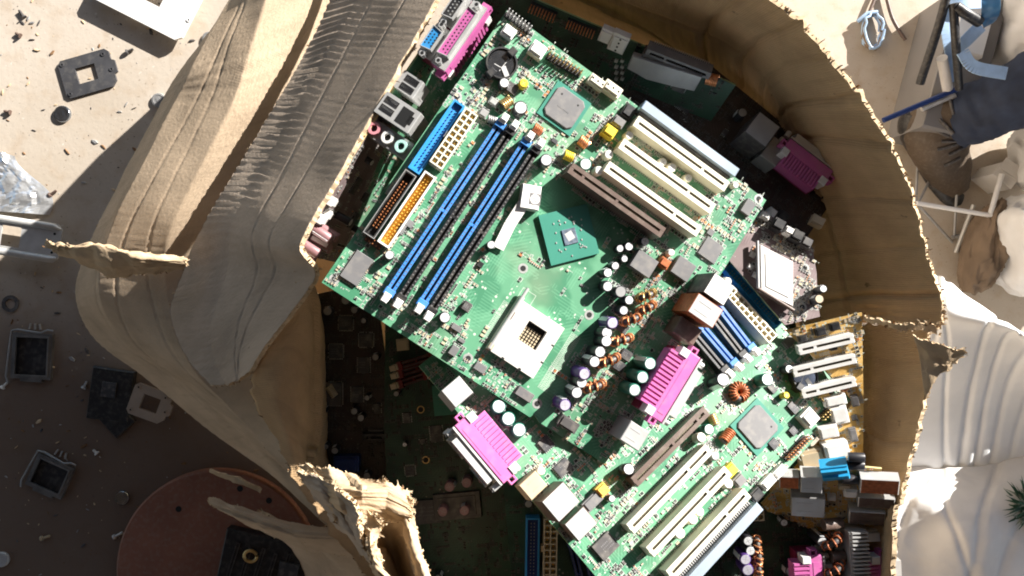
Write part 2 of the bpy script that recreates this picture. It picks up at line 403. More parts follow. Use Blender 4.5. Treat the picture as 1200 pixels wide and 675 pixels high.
        for e in (-1, 1):
            lb = MB(); lb.M = T
            lb.box(0, e*(l/2+5.0), 1.5, 5.2, 4.8, 10.2, 0, 0, .5); lb.box(0, e*(l/2+6.6), 9, 4.6, 5.2, 4.6, 0, 0, .5)
            s.part(lb, 'latch', [latch], o)
        s.occupy(cx, cy, abs(xb-xa)+8, abs(yb-ya)); return o
    def slot(s, x0, x1, y, m='cream', inn='cream_in', h=11, w=8.4, key=.3, key2=None, nubs=True, y1=None):
        y1 = y if y1 is None else y1
        a = math.atan2(y1-y, x1-x0); L = math.hypot(x1-x0, y1-y); mb = MB()
        mb.M = Matrix.Translation(((x0+x1)/2, (y+y1)/2, 0)) @ Matrix.Rotation(a, 4, 'Z')
        mb.box(0, 0, 0, L, w, h-2.4, 0, 0)
        t = (w-2.0)/2
        for sy in (-1, 1): mb.box(0, sy*(w/2-t/2), h-2.4, L, t, 2.4, 0, 0, .25)
        for e in (-1, 1): mb.box(e*(L/2-1.5), 0, h-2.4, 3, 2.0, 2.3, 0)
        for k in (key, key2):
            if k: mb.box(-L/2+L*k, 0, h-2.4, 2.2, 2.0, 2.2, 0)
        mb.box(0, 0, h-2.39, L-6, 1.9, .2, 1)
        n = int(L/1.8)
        for i in range(n):
            x = -L/2+4+(L-8)*i/(n-1)
            for sy in (-1, 1):
                mb.box(x, sy*(w/2+.6), 0, .6, 1.2, 1.4, 2)      # contact tails
                if nubs: mb.box(x, sy*.85, h-2.2, .7, .35, 1.6, 1)
        s.occupy((x0+x1)/2, (y+y1)/2, abs(x1-x0), w+2)
        return s.part(mb, 'expansion_slot', [m, inn, 'tin'])
    def ide(s, x, y, L, m='blue_ide', inner=None, pin='gold', w=8.8, h=9, n=20, rot=math.pi/2, gap=None, pinh=6.5):
        mb = MB(); mb.M = Matrix.Translation((x, y, 0)) @ Matrix.Rotation(rot, 4, 'Z')
        mb.box(0, 0, 0, L-.2, w-.2, h-3 if m.startswith('blue') else 2.2, 2 if inner else 0); mb.frame(0, 0, 0, L, w, h, 1.25, 0)
        if gap: mb.box(0, -w/2, h-4.5, 5, 1.6, 4.8, 1)
        for i in range(n):
            for k in (-1, 1): mb.box(-(n-1)*1.27*L/58+i*2.54*L/58, k*1.27, 2.2, .8, .8, pinh-2.0 if m.startswith('blue') else pinh-2.2, 3)
        s.occupy(x, y, w+1, L) if abs(rot) > .5 else s.occupy(x, y, L, w+1)
        return s.part(mb, 'drive_connector', [m, 'hole', inner or m, pin])
    def atx(s, x, y, m='cream', n=10, w=10, L=46, h=13, rot=math.pi/2, inn='orange'):
        mb = MB(); mb.M = Matrix.Translation((x, y, 0)) @ Matrix.Rotation(rot, 4, 'Z')
        mb.box(0, 0, 0, L, w, h-5, 0)
        p = L/n
        for i in range(n+1): mb.box(-L/2+i*p, 0, h-5, 1.0, w, 5, 0)
        for yy in (-w/2+.5, 0, w/2-.5): mb.box(0, yy, h-5, L+1, 1.0, 5.01, 0)
        for i in range(n):
            for k in (-1, 1): mb.box(-L/2+(i+.5)*p, k*w*.23, h-5, 1.3, 1.3, 2.6, 1)
        mb.box(0, w/2+.8, h-8, 5, 1.6, 5, 0)
        s.occupy(x, y, w+1, L); return s.part(mb, 'power_connector', [m, inn])
    def coil(s, x, y, r=5.5, t=2.6, rot=0.0, m='copper', core='dgrey', stand=True, turns=9, z=None):
        mb = MB(); z = (r+t if stand else t) if z is None else z
        mb.M = Matrix.Translation((x, y, z)) @ Matrix.Rotation(rot, 4, 'Z') @ (Matrix.Rotation(math.pi/2, 4, 'X') if stand else Matrix.Identity(4))
        n = 24
        mb.tube([(r*math.cos(2*math.pi*i/n), r*math.sin(2*math.pi*i/n), 0) for i in range(n+1)], t*.72, 1, 8, False)
        for k in range(turns):
            g = 2*math.pi*(k+.5)/turns*.9; c = Vector((math.cos(g), math.sin(g), 0)); pts = []
            for q in range(9):
                b = 2*math.pi*q/8; pts.append(c*(r+t*.95*math.cos(b))+Vector((0, 0, t*.95*math.sin(b)))+Vector((-c.y, c.x, 0))*.5*math.sin(b))
            mb.tube(pts, .75, 0, 6, False)
        s.occupy(x, y, r*2, r*2); return s.part(mb, 'coil', [m, core])
    def rod_coil(s, x, y, L=9, r=3.2, rot=0.0, m='copper', core='dgrey'):
        mb = MB(); mb.M = Matrix.Translation((x, y, r+.3)) @ Matrix.Rotation(rot, 4, 'Z')
        mb.tube([(-L/2, 0, 0), (L/2, 0, 0)], r*.8, 1, 12)
        k = max(3, int(L/1.6)); n = k*10
        mb.tube([(-L/2+.6+(L-1.2)*i/n, r*math.cos(2*math.pi*i/10), r*math.sin(2*math.pi*i/10)) for i in range(n+1)], .8, 0, 6)
        s.occupy(x, y, L, L); return s.part(mb, 'coil', [m, core])
    def can(s, x, y, w, d, h, m='steel', rot=0, side=None, name='port_box', faces=()):
        """stamped shell of a port; openings look out over the board's edge (+x)"""
        mb = MB(); mb.M = Matrix.Translation((x, y, 0)) @ Matrix.Rotation(rot, 4, 'Z')
        mb.box(0, 0, 0, w, d, h, 1 if side else 0, 0, .5, top=0)
        for yy, zz, dd, hh, mm in faces:
            mb.box(w/2+.1, yy, zz, .35, dd, hh, mm)
        for a in (-.22, .22):
            mb.box(-w*.1, d*a, h-.02, w*.5, .7, .2, 0)
        s.occupy(x, y, w, d); return s.part(mb, name, [m, side or m, 'hole', 'black', 'steel_d', 'tin'])
    def lpt(s, x, y, front=True, L=53, m='pink', dark='maroon'):
        """x is the line of the front plate; body stands on the screen and serial sockets"""
        o = MB(); o.box(x-9, y, 0, 16, L*.96, 13, 0, 0, .4)
        root = s.part(o, 'serial_block', [dark])
        mb = MB()
        mb.box(x-6, y, 13.2, 10, L, 12.2, 0, 0, .5)                       # main bar
        mb.box(x-17, y, 13.2, 12, L*.78, 10.6, 0, 0)
        n = 13
        for i in range(n): mb.box(x-16.8, y-L*.375+L*.75*i/(n-1), 23.7, 11.6, L*.78/n*.62, 1.8, 0, 0, .2)
        mb.box(x-5.5, y, 25.3, 5, L*.8, .35, 0, 0)
        for e in (-1, 1):
            mb.frame(x-7.2, y+e*(L*.5+1.6), 18, 5.6, 5.4, 7, 1.2, 0)
            mb.box(x-13, y+e*L*.44, 16, 6.5, 6, 10.6, 1, 0, .5)
        p = s.part(mb, 'parallel_port', [m, 'white'])
        sh = MB(); zc = 19.2
        sh.box(x+.6, y, 13.4, 1.4, L, 11.8, 0, 0)
        sh.M = Matrix.Translation((x+1.2, y, zc)) @ Matrix.Rotation(math.pi/2, 4, 'Y')
        dsub = lambda w, h: [(-h/2, -w/2+1.2), (h/2, -w/2), (h/2, w/2), (-h/2, w/2-1.2)]
        def shell(w, h, face, cols, rows, cy, zoff, hm):
            sh.M = Matrix.Translation((x+1.2, y+cy, zoff)) @ Matrix.Rotation(math.pi/2, 4, 'Y')
            sh.ring(dsub(w, h), dsub(w-1.2, h-1.2), 0, 6, 0)
            sh.prism(dsub(w-1.3, h-1.3), 0, 5.2, face)
            for r_ in range(rows):
                nn = cols-(r_ % 2)
                for i in range(nn):
                    sh.cyl((r_-(rows-1)/2)*2.7, (i-(nn-1)/2)*2.74*(1 if rows < 3 else .85), 5.2, .62, .12, hm, seg=8)
        shell(39, 8.8, 1, 13, 2, 0, zc, 3)
        shell(17.5, 8.8, 4, 5, 2, -L*.25, 6.3, 5)
        shell(17.5, 8.8, 2, 5, 3, L*.25, 6.3, 3)
        for cy, zoff, sp in ((0, zc, 47), (-L*.25, 6.3, 25), (L*.25, 6.3, 25)):
            sh.M = Matrix.Identity(4)
            if sp == 25: sh.box(x+.6, y+cy, .6, 1.3, 31*.8, 12, 0)
            for e in (-1, 1):
                sh.M = Matrix.Translation((x+1.2, y+cy+e*sp/2*(.96 if sp == 25 else 1), zoff)) @ Matrix.Rotation(math.pi/2, 4, 'Y')
                sh.cyl(0, 0, 0, 2.4, 5, 0, seg=6); sh.cyl(0, 0, 5, 1.3, .1, 3, seg=10)
        sh.M = Matrix.Identity(4)
        s.part(sh, 'metal_shell', ['steel', m, 'blue_ide', 'hole', 'black', 'tin'], p)
        s.occupy(x-10, y, 26, L)
        return p

def frame(A, B, Cc):            # X runs from A to B, Y towards Cc
    X = (B-A).normalized(); N = X.cross(Cc-A).normalized(); Y = N.cross(X)
    return Matrix((X, Y, N)).transposed()
def Q(px, py, D): return Vector(((px-600)/F*D, -(py-337.5)/F*D, -D))
def rotv(v):
    v = Vector(v); return Matrix.Rotation(v.length, 3, v.normalized())

def strip_between(b, m, p0, p1, w, h, name, mats, z0=0):
    (x0, y0), (x1, y1) = p0, p1
    mb = MB(); mb.box((x0+x1)/2, (y0+y1)/2, z0, math.hypot(x1-x0, y1-y0), w, h, 0, math.atan2(y1-y0, x1-x0), .4)
    return b.part(mb, name, mats)

def emblem_label(b, px, py, h, rot):
    """white retaining clip with a grey square emblem and a long flat tail"""
    x, y = b.at(px, py, h); mb = MB()
    mb.box(x, y, 0, 13.5, 17, h, 0, rot, .6)
    c, sn = math.cos(rot), math.sin(rot)
    o = b.part(mb, 'retaining_clip', ['white'])
    t = MB(); x2, y2 = b.at(598, 263, 6); x3, y3 = b.at(584, 291, 3)
    xs, ys = b.at(614, 238, 7)
    for (xa, ya, za), (xb, yb, zb) in (((xs, ys, 7), (x2, y2, 5)), ((x2, y2, 5), (x3, y3, 3.2))):
        d = Vector((xb-xa, yb-ya, 0)).normalized(); p = Vector((-d.y, d.x, 0))*4.0
        v = [Vector((xa, ya, za))+p, Vector((xa, ya, za))-p, Vector((xb, yb, zb))-p, Vector((xb, yb, zb))+p]
        v += [q-Vector((0, 0, 1.4)) for q in v]
        t.add(v, [[0, 3, 2, 1][::-1], [4, 5, 6, 7][::-1], [0, 1, 5, 4], [1, 2, 6, 5], [2, 3, 7, 6], [3, 0, 4, 7]], 0)
    b.part(t, 'clip_tail', ['white'], o)
    ex, ey = b.at(627, 233.5, h)
    e = MB(); e.box(ex, ey, h+.02, 8, 8, .12, 0, rot); e.cyl(ex, ey, h+.1, 3.4, .12, 1, seg=20)
    b.part(e, 'emblem', ['grey', 'white'], o)
    fc = bpy.data.curves.new('emblem_letters', 'FONT'); fc.body = 'hp'; fc.size = 5*S; fc.align_x = 'CENTER'; fc.align_y = 'CENTER'; fc.extrude = .05*S; fc.shear = .3
    tmp = bpy.data.objects.new('tmp', fc); C.objects.link(tmp)
    dg = bpy.context.evaluated_depsgraph_get(); me = bpy.data.meshes.new_from_object(tmp.evaluated_get(dg))
    C.objects.unlink(tmp); bpy.data.objects.remove(tmp)
    me.materials.clear(); me.materials.append(M['grey'])
    t = bpy.data.objects.new('emblem_letters', me); t.location = (ex*S, ey*S, (h+.28)*S); t.rotation_euler = (0, 0, rot); link(t, o)

# ======================================================= board on top of the heap
k1 = .975
b = b1 = Board('motherboard', 'large sunlit green motherboard with white processor socket, on top of the heap',
          rotv((-.07, .171, -.58)), Vector((-130.82, 4.02, -508.14))*k1, seed=3)
A = b.at
b.pcb([A(377, 331), A(621, 489), A(626, 486), A(632, 495), A(709, 544), A(898, 234.5), A(594, 12)], M['pcb'],
      holes=[A(392, 327), A(535.5, 113.5), A(613, 314.5), A(548.5, 420), A(889, 233), A(690.5, 369), A(629.5, 473)])
# four memory slots, blue and black in turn
for p, q, m in (((591, 139), (452, 349), 'blue'), ((603, 147), (466, 356), 'black'), ((621, 160), (491, 362), 'blue'), ((633, 169), (502, 371), 'black')):
    b.dimm(*A(*p, 11), *A(*q, 11), m=m)
x0, y0 = A(706, 200, 11); x1, y1 = A(816, 276, 11); x2, y2 = A(713, 190, 11); x3, y3 = A(822, 264, 11)
xa, xb, ya = (x0+x2)/2, (x1+x3)/2, (y0+y2)/2
for i in range(3):
    b.slot(xa, xb, ya+i*19.7, 'cream', key=.73, h=13.5)
b.part(MB().box((xa+xb)/2, ya+2*19.7+13.6, 0, xb-xa+3, 6.6, 12.5, 0, 0, .5).box((xa+xb)/2, ya+2*19.7+9.0, 0, xb-xa, 1.6, 8, 1), 'edge_rail', ['rail', 'dgrey'])
x0, y0 = A(655, 184, 12); x1, y1 = A(773.5, 274, 12)
b.slot(A(668, 194, 12)[0], x1, y1, 'brown', h=18, w=8, key=.50, key2=.14)
b.ide(*A(512, 160, 9), 57, 'blue_ide', gap=1, pin='navy')
b.atx(*A(532, 162, 13), L=44)
b.ide(*A(457, 239, 9), 51, 'black', pin='copper', n=17, w=8.6)
b.part(MB().frame(*A(457, 239, 9.2), 9.2, 8.8, 51.2, .12, .5, 0), 'connector_rim', ['steel_d'])
b.ide(*A(477, 245, 9), 58, 'white', inner='orange', pin='orange', w=9.0)
b.header(*A(430, 278, 6), *A(446, 289, 6), 5, 2, 6, 'brown', 'copper')
# processor socket
pts = [A(613, 352, 5), A(661.7, 385, 5), A(626.7, 446, 5), A(573.5, 409.5, 5)]
sx, sy = sum(p[0] for p in pts)/4, sum(p[1] for p in pts)/4
m = MB(); w, d = 35.5, 41.5; hx, hy = A(623.7, 393, 4); hx -= sx; hy -= sy
hs = 7.6
m.M = Matrix.Translation((sx, sy, 0))
m.ring([(-w/2, -d/2), (w/2, -d/2), (w/2, d/2), (-w/2, d/2)], [(hx-hs, hy-hs), (hx+hs, hy-hs), (hx+hs, hy+hs), (hx-hs, hy+hs)], .3, 5.2, 0)
m.box(hx, hy, 0, 15.1, 15.1, .6, 1)
for i in range(6):
    for j in range(5):
        m.box(hx-6.2+i*2.3, hy-6.4+j*2.3, .6, 1.2, 1.5, 1.2, 2)
rr = random.Random(4)
for i in range(29):
    for j in range(34):
        x, y = -14.5+i*1.02, -17.6+j*1.06
        if abs(x-hx) < hs+1 and abs(y-hy) < hs+1: continue
        if rr.random() < .5: m.box(x, y, 5.2, .34, .34, .03, 3)
for x, y in ((-8, -d/2+.5), (6, -d/2+.6), (w/2-.8, 6), (w/2-.8, -8)): m.box(x, y, 5.0, 2.2, 1.2, .3, 1)
M['sock'] = mat('ivory_socket', (.60, .585, .55), .5, var=.05, dust=.3)
sock = b.part(m, 'processor_socket', ['sock', 'hole', 'tanp', 'grey'])
m = MB(); m.box(sx-w/2-2.0, sy+1, 0, 3.6, d+2, 5.6, 0, 0, .4)
m.tube([(sx-w/2-2.2, sy-d/2+1, 6.3), (sx-w/2-2.2, sy+d/2+9, 6.6)], 1.3, 1)
m.box(sx-w/2-2.0, sy-d/2+3, 5.6, 3, 4, 1.6, 2); m.box(sx-w/2-2.0, sy+d/2-13, 5.6, 3, 6, 1.2, 3)
b.part(m, 'lever', ['cream', 'steel', 'tanp', 'brown'], sock)
b.occupy(sx, sy, w+5, d+4)
# graphics chipset, set at an angle
q0, q1, q2 = A(630, 253, 3), A(645, 312, 3), A(689, 238, 3)
cx, cy = (q1[0]+q2[0])/2, (q1[1]+q2[1])/2; an = math.atan2(q1[1]-q0[1], q1[0]-q0[0])
m = MB(); m.box(cx, cy, .6, 36.5, 36.5, 2.2, 0, an)
dx, dy = A(668, 277, 3.5); m.box(dx, dy, 2.8, 11, 10, .9, 1, an, .15); m.box(dx-.3, dy+.2, 3.7, 6, 5.5, .05, 3, an+.3)
for i in range(26):
    g = rr.uniform(0, 6.28); r = rr.uniform(9, 15); m.box(dx+r*math.cos(g), dy+r*math.sin(g), 2.8, 1.2, .8, .5, 2, an)
b.part(m, 'chipset', ['sub', 'die', 'tin', 'steel']); b.occupy(cx, cy, 44, 44)
# bridge chip
x, y = A(661.5, 126.5, 2)
m = MB(); m.box(x, y, .4, 29, 29, 1.0, 0); m.prism([(-12, -9), (-9, -12), (9, -12), (12, -9), (12, 9), (9, 12), (-9, 12), (-12, 9)], 1.4, 2.8, 1, .5, (x, y))
m.cyl(x-7, y+7, 2.8, .8, .03, 2, seg=10); m.cyl(x+7, y+7, 2.8, .8, .03, 2, seg=10)
for i in range(10): m.box(x-5+i*1.0, y-2, 2.8, .6, .9, .02, 3)
b.part(m, 'chipset', ['sub', 'grey', 'hole', 'chip']); b.occupy(x, y, 31, 31)

def battery(b, x, y, rot=0.0):
    m = MB(); n = 28; o = [(x+11.2*math.cos(6.2832*i/n), y+11.2*math.sin(6.2832*i/n)) for i in range(n)]
    q = [(x+10.0*math.cos(6.2832*i/n), y+10.0*math.sin(6.2832*i/n)) for i in range(n)]
    m.ring(o, q, 0, 6.0, 0); m.cyl(x, y, 0, 10.0, 1.0, 0, seg=28)
    for g in (rot+.8, rot+3.9): m.box(x+10.6*math.cos(g), y+10.6*math.sin(g), 0, 6, 5, 8.2, 0, g, .4)
    h = b.part(m, 'battery_holder', ['black'])
    c = MB(); c.cyl(x, y, 1.2, 9.6, 3.6, 0, seg=32, bev=.4)
    c.box(x+2, y, 4.8, 11, .5, .04, 1, rot+.9); c.box(x-1, y-3, 4.8, 6, .5, .04, 1, rot-.5)
    b.part(c, 'coin_cell', ['celld', 'steel'], h)
    k = MB(); k.box(x+7*math.cos(rot-1.2), y+7*math.sin(rot-1.2), 4.9, 9, 3.4, .5, 0, rot-1.2); b.part(k, 'contact_spring', ['steel'], h)
    b.occupy(x, y, 22, 22)
battery(b, *A(588, 74, 5), .6)
emblem_label(b, 622, 231, 9, math.radians(45)-.35)
b.header(*A(645, 62, 8), *A(682, 83.5, 8), 10, 2, 8.5)
b.header(*A(596, 12, 8), *A(622, 32, 8), 8, 2, 8.5, 'black', 'steel')
for p, w, d, h, mm in (((631, 57), 11, 10, 8, 'white'), ((597, 36), 9, 8, 7, 'white'), ((701, 95), 13, 7, 8, 'cream'), ((719, 103), 14, 8, 9, 'cream'),
                       ((716, 153), 9, 8, 10, 'yellow'), ((726, 142), 9, 7, 7, 'grey'), ((738, 130), 9, 10, 6, 'black'),
                       ((780, 308), 8, 7, 8, 'rust'), ((667, 497.5), 15, 8, 8, 'dgrey'), ((579, 119), 7, 5, 3.5, 'tin'), ((567, 132), 6, 6, 4, 'steel_d')):
    b.block(*A(*p, h), w, d, h, mm, slots=3 if mm in ('cream',) else 0)
for p, r, h, sl, tp in (((456.7, 299), 3.2, 10, 'sleeve', 'captop'), ((591, 97), 3.6, 8, 'sleeve', 'captop'), ((611, 126), 4.8, 12, 'sleeve', 'captop'),
                        ((641, 187), 4.4, 13, 'sleeve', 'captop'), ((686, 192), 4.4, 12, 'sleeve_g', 'captop'), ((614, 97.5), 3.2, 7, 'yellow', 'yellow'),
                        ((738, 158), 3.1, 9, 'cream', 'captop'), ((714, 181), 3.3, 9, 'cream', 'captop'), ((777, 190), 3, 8, 'cream', 'captop'),
                        ((788, 196), 3.4, 9, 'cream', 'captop'), ((807, 208), 3, 8, 'cream', 'captop'), ((702, 200), 3.3, 9, 'cream', 'captop'),
                        ((862, 217), 2.4, 6, 'cream', 'captop'), ((727, 291), 2.8, 8, 'sleeve', 'captop'), ((737, 289), 3.2, 9, 'sleeve', 'captop'),
                        ((756, 283), 3.2, 9, 'sleeve', 'captop'), ((732, 303), 2.6, 8, 'sleeve', 'captop'), ((721, 311), 3.0, 9, 'sleeve', 'captop'),
                        ((712, 320), 3.4, 11, 'sleeve', 'captop'), ((712, 335), 3.8, 11, 'sleeve', 'captop'), ((727, 342), 4.4, 11, 'sleeve', 'steel_d'),
                        ((737, 352), 3.4, 12, 'sleeve', 'captop'), ((731, 363), 3.4, 12, 'sleeve', 'captop'), ((521, 372), 3.9, 8, 'sleeve', 'captop'),
                        ((787, 296), 2.6, 7, 'cream', 'captop'), ((576, 287), 3.0, 9, 'sleeve', 'captop'), ((853, 330), 3, 8, 'cream', 'captop'),
                        ((717, 378), 4.2, 19, 'sleeve_p', 'captop_p'), ((711, 391), 4.1, 18, 'sleeve', 'captop'), ((711, 401), 4.1, 19, 'sleeve', 'captop'),
                        ((702.5, 413), 4.1, 19, 'sleeve', 'captop'), ((696, 424), 4.1, 19, 'sleeve', 'captop'), ((684, 438), 4.2, 20, 'sleeve_p', 'captop_p'),
                        ((682, 448), 4.0, 18, 'sleeve', 'captop'), ((676, 460), 4.1, 19, 'sleeve', 'captop'), ((662, 475), 4.2, 20, 'sleeve_p', 'captop_p'),
                        ((762, 427), 4.4, 23, 'sleeve_g', 'captop'), ((753, 442), 4.4, 23, 'sleeve_g', 'captop'), ((744, 457), 4.4, 23, 'sleeve_g', 'captop')):
    b.cap(*A(*p, h), r, h, sl, tp)
vr = R_(58)
for p, r, mm in (((757, 346), 5, 'gold'), ((757, 361), 5.2, 'copper'), ((739, 374), 5.6, 'copper'), ((727, 398), 6.2, 'copper'), ((712, 422), 6.2, 'copper'), ((695, 452), 6.2, 'copper')):
    b.coil(*A(*p, 8), r, 3.0, vr+rr.uniform(-.2, .2), mm)
for p, L, r, mm, ro in (((631, 152), 8, 2.8, 'rust', 0), ((667, 183), 8, 3, 'yellow', .2), ((684, 167), 8.5, 3.2, 'copper', -.1), ((594, 120), 9, 3.2, 'gold', 1.2), ((577, 140), 7, 2.2, 'steel_d', .3)):
    b.rod_coil(*A(*p, 4), L, r, ro, mm)
for p, w, d, h, mm, lg in (((418, 314), 13, 21, 2.2, 'grey', 'x'), ((877, 243), 8, 11, 3.5, 'grey', 'x'), ((833, 293), 15, 15, 1.7, 'grey', 'xy'), ((833, 272), 5, 5, 1.6, 'grey', 'y'),
                           ((755, 309), 17, 14, 9, 'grey', ''), ((801, 315), 15, 14, 5, 'grey', ''), ((547, 359), 5.5, 6.5, 4, 'dgrey', 'x'), ((535, 384), 7, 4, 2.4, 'grey', 'x'),
                           ((541, 399), 5, 2.6, 1.5, 'grey', ''), ((532, 411), 5.5, 7, 3.8, 'grey', 'y'), ((563, 431), 8.5, 5.5, 2.5, 'grey', 'y'), ((615, 462), 12.5, 6.5, 3, 'grey', 'x'),
                           ((650, 165), 4.5, 3, 2, 'chip', 'x'), ((730, 385), 7, 6, 2.3, 'chip', 'x'), ((734, 416), 8, 7, 2.3, 'chip', 'x'), ((726, 429), 8, 7, 2.3, 'chip', 'x'),
                           ((470, 268), 5, 7, 2, 'grey', 'x'), ((480, 262), 5, 5, 2, 'grey', 'x'), ((600, 103), 8, 7, 2.5, 'dgrey', 'x'), ((563, 310), 4, 4, 2, 'black', '')):
    b.chip(*A(*p, h), w, d, h, mm, lg)
# ports along its rear edge
fx = A(795, 452, 20)[0]+2
b.lpt(fx, A(783, 447, 27)[1])
b.can(*A(744, 511, 26), 16, 15, 26, 'steel', side='steel_d', name='keyboard_port')
b.can(*A(827, 364, 29), 22, 15, 29, 'steel', side='rust', name='network_port')
b.can(*A(806, 388, 18), 18, 13, 18, 'brown', side='brown', name='usb_port')
b.can(*A(843, 339, 30), 18, 16, 30, 'white', side='dgrey', name='audio_port')
def keep1(x, y):
    px = x*k1**-1
    clear = (85 < x < 175 and 30 < y < 150 and not (x > 160 and y > 100)) or (150 < x < 185 and y < 40)
    return .06 if clear else 1
b.scatter(1150, keep=keep1)
# printed pad grids beside the socket
m = MB()
for (px, py), n in (((583, 378), 22), ((655, 428), 34)):
    x, y = A(px, py)
    for i in range(n):
        for j in range(3): m.frame(x-3.6+j*2.6, y-n*.6+i*1.35, .0, 2.3, 1.1, .04, .22, 0)
m.frame(*A(617, 348), 0, 11, 9, .04, .3, 0)
for i in range(30):
    a = A(571, 300); q = A(540, 352); u = i/30
    if i % 6 < 4: m.box(a[0]+(q[0]-a[0])*u, a[1]+(q[1]-a[1])*u, 0, .9, rr.choice((.4, 1.0)), .03, 0)
b.part(m, 'silkscreen_print', ['silk'])['kind'] = 'stuff'

# ======================================================= second board of the same kind, lower right
k2 = .995
b = b2 = Board('motherboard', 'green motherboard under the top one, its cream slots reaching the bottom edge',
          rotv((-.3365, -.2316, -2.416)), Vector((111.91, 90.96, -600.16))*k2, seed=8)
A = b.at
b.pcb([A(762, 206), A(491, 429), A(750, 737), A(997, 469)], M['pcb'], holes=[A(985, 470), A(830, 640)])
x0, y0 = A(733, 615, 11); x1, y1 = A(827, 523, 11); x2, y2 = A(741, 625, 11); x3, y3 = A(833, 530, 11)
xa, xb, ya = (x1+x3)/2, (x0+x2)/2, (y0+y2)/2; pit = 20.4
for i in range(3): b.slot(xa, xb, ya+i*pit, 'cream', key=.27, h=13.5)
b.part(MB().box((xa+xb)/2, ya+2*pit+13.4, 0, xb-xa+2, 7, 12.5, 0, 0, .5), 'edge_rail', ['rail'])
m = MB()
for i in range(44): m.box(xa+2+(xb-xa-4)*i/43, ya+2*pit+7.2, 0, .9, 5.2, 6.5, 0)
b.part(m, 'contact_comb', ['steel_d'])
x0, y0 = A(743, 565.5, 12); x1, y1 = A(826, 481, 12)
b.slot(A(828, 481, 12)[0], x0, y0, 'brown', h=12.5, w=8, key=.47, key2=.13)
x, y = A(888, 500, 2)
m = MB(); m.box(x, y, .4, 32, 30, 1.0, 0); m.prism([(-13, -10), (-10, -12.5), (10, -12.5), (13, -10), (13, 10), (10, 12.5), (-10, 12.5), (-13, 10)], 1.4, 2.8, 1, .5, (x, y))
m.cyl(x-8, y+7, 2.8, .8, .03, 2, seg=10)
b.part(m, 'chipset', ['sub', 'grey', 'hole']); b.occupy(x, y, 34, 32)
battery(b, *A(943, 441, 5), 2.6)
b.header(*A(990, 466, 8), *A(966, 490, 8), 10, 2, 8.5)
b.header(*A(949, 513, 8), *A(926, 537, 8), 10, 2, 8.5, 'black', 'copper')
b.ide(*A(884, 346, 9), 60, 'blue_ide', pin='steel_d', n=20)
b.part(MB().box(*A(884, 346, 9), 2, 8.6, 5, 7.1, 0), 'key_bar', ['blue_ide'])
b.atx(*A(880, 368, 13), L=50)
for p, q, m_ in (((812, 316), (886, 412), 'blue'), ((800, 322), (876, 420), 'black'), ((784, 334), (866, 430), 'blue'), ((772, 340), (855, 438), 'black')):
    b.dimm(*A(*p, 11), *A(*q, 11), m=m_)
for p, w, d, h, mm in (((951, 489), 12, 12, 9, 'white'), ((858, 551), 9, 8, 8, 'yellow'), ((868, 563), 9, 8, 6, 'grey'), ((707, 574), 8, 8, 8, 'orange'), ((695, 588), 15, 8, 6, 'grey'),
                       ((915, 553), 11, 6, 7, 'white'), ((902, 565), 12, 7, 7, 'white'), ((888, 580), 10, 8, 6, 'black')):
    b.block(*A(*p, h), w, d, h, mm)
for p, r, h, sl, tp in (((848, 446), 5, 19, 'sleeve', 'captop'), ((899, 444), 5, 12, 'sleeve_g', 'captop'), ((925, 432), 3.4, 9, 'sleeve', 'captop'), ((831, 503), 4, 10, 'sleeve_g', 'captop'),
                        ((822, 513), 3.6, 10, 'cream', 'captop'), ((838, 534), 3.4, 6, 'steel_d', 'steel_d'), ((854, 567), 3.6, 9, 'cream', 'captop'), ((820, 600), 3.2, 9, 'cream', 'captop'),
                        ((812, 609), 3.6, 10, 'cream', 'captop'), ((797, 625), 3.8, 10, 'cream', 'captop'), ((737, 550), 4.2, 12, 'sleeve', 'captop'), ((717, 584), 2.5, 8, 'sleeve', 'captop'),
                        ((922, 463), 2.6, 7, 'yellow', 'yellow'), ((585, 476), 5, 12, 'sleeve_g', 'captop'), ((596, 490), 5, 12, 'sleeve_g', 'captop'), ((608.5, 503), 5, 12, 'sleeve_g', 'captop'),
                        ((634, 552), 3, 8, 'cream', 'captop')):
    b.cap(*A(*p, h), r, h, sl, tp)
b.coil(*A(868, 459, 6), 5.0, 3.2, 1.0, 'rust', stand=False, turns=16)
b.rod_coil(*A(852, 511, 4), 11, 3.6, .1, 'rust'); b.rod_coil(*A(965, 464, 4), 7, 2.8, .4, 'gold'); b.rod_coil(*A(836, 492, 4), 9, 3, 1.2, 'gold')
for p, w, d, h, mm, lg in (((925, 400), 10, 7, 1.8, 'grey', 'x'), ((907, 520), 7, 7, 2, 'chip', 'xy'), ((710, 640), 16, 13, 3, 'dgrey', ''), ((930, 505), 6, 6, 2, 'chip', 'x'), ((905, 455), 5, 8, 2, 'chip', 'x'),
                           ((930, 478), 6, 9, 2, 'chip', 'x'), ((660, 548), 12, 9, 2, 'chip', 'xy'), ((640, 520), 9, 9, 2, 'chip', 'xy')):
    b.chip(*A(*p, h), w, d, h, mm, lg)
fx = A(557, 529, 20)[0]+2
b.lpt(fx-1, A(577, 519, 27)[1], L=50)
b.can(*A(536, 459, 26), 16, 15, 26, 'steel', side='steel_d', name='keyboard_port')
b.can(*A(625, 569, 17), 15, 13, 17, 'tanp', side='tanp', name='usb_port')
b.can(*A(657.5, 588, 28), 20, 17.5, 28, 'steel', side='brown', name='network_port')
b.can(*A(681, 614, 16), 18, 15, 16, 'steel', side='brown', name='audio_port')
b.scatter(1500)

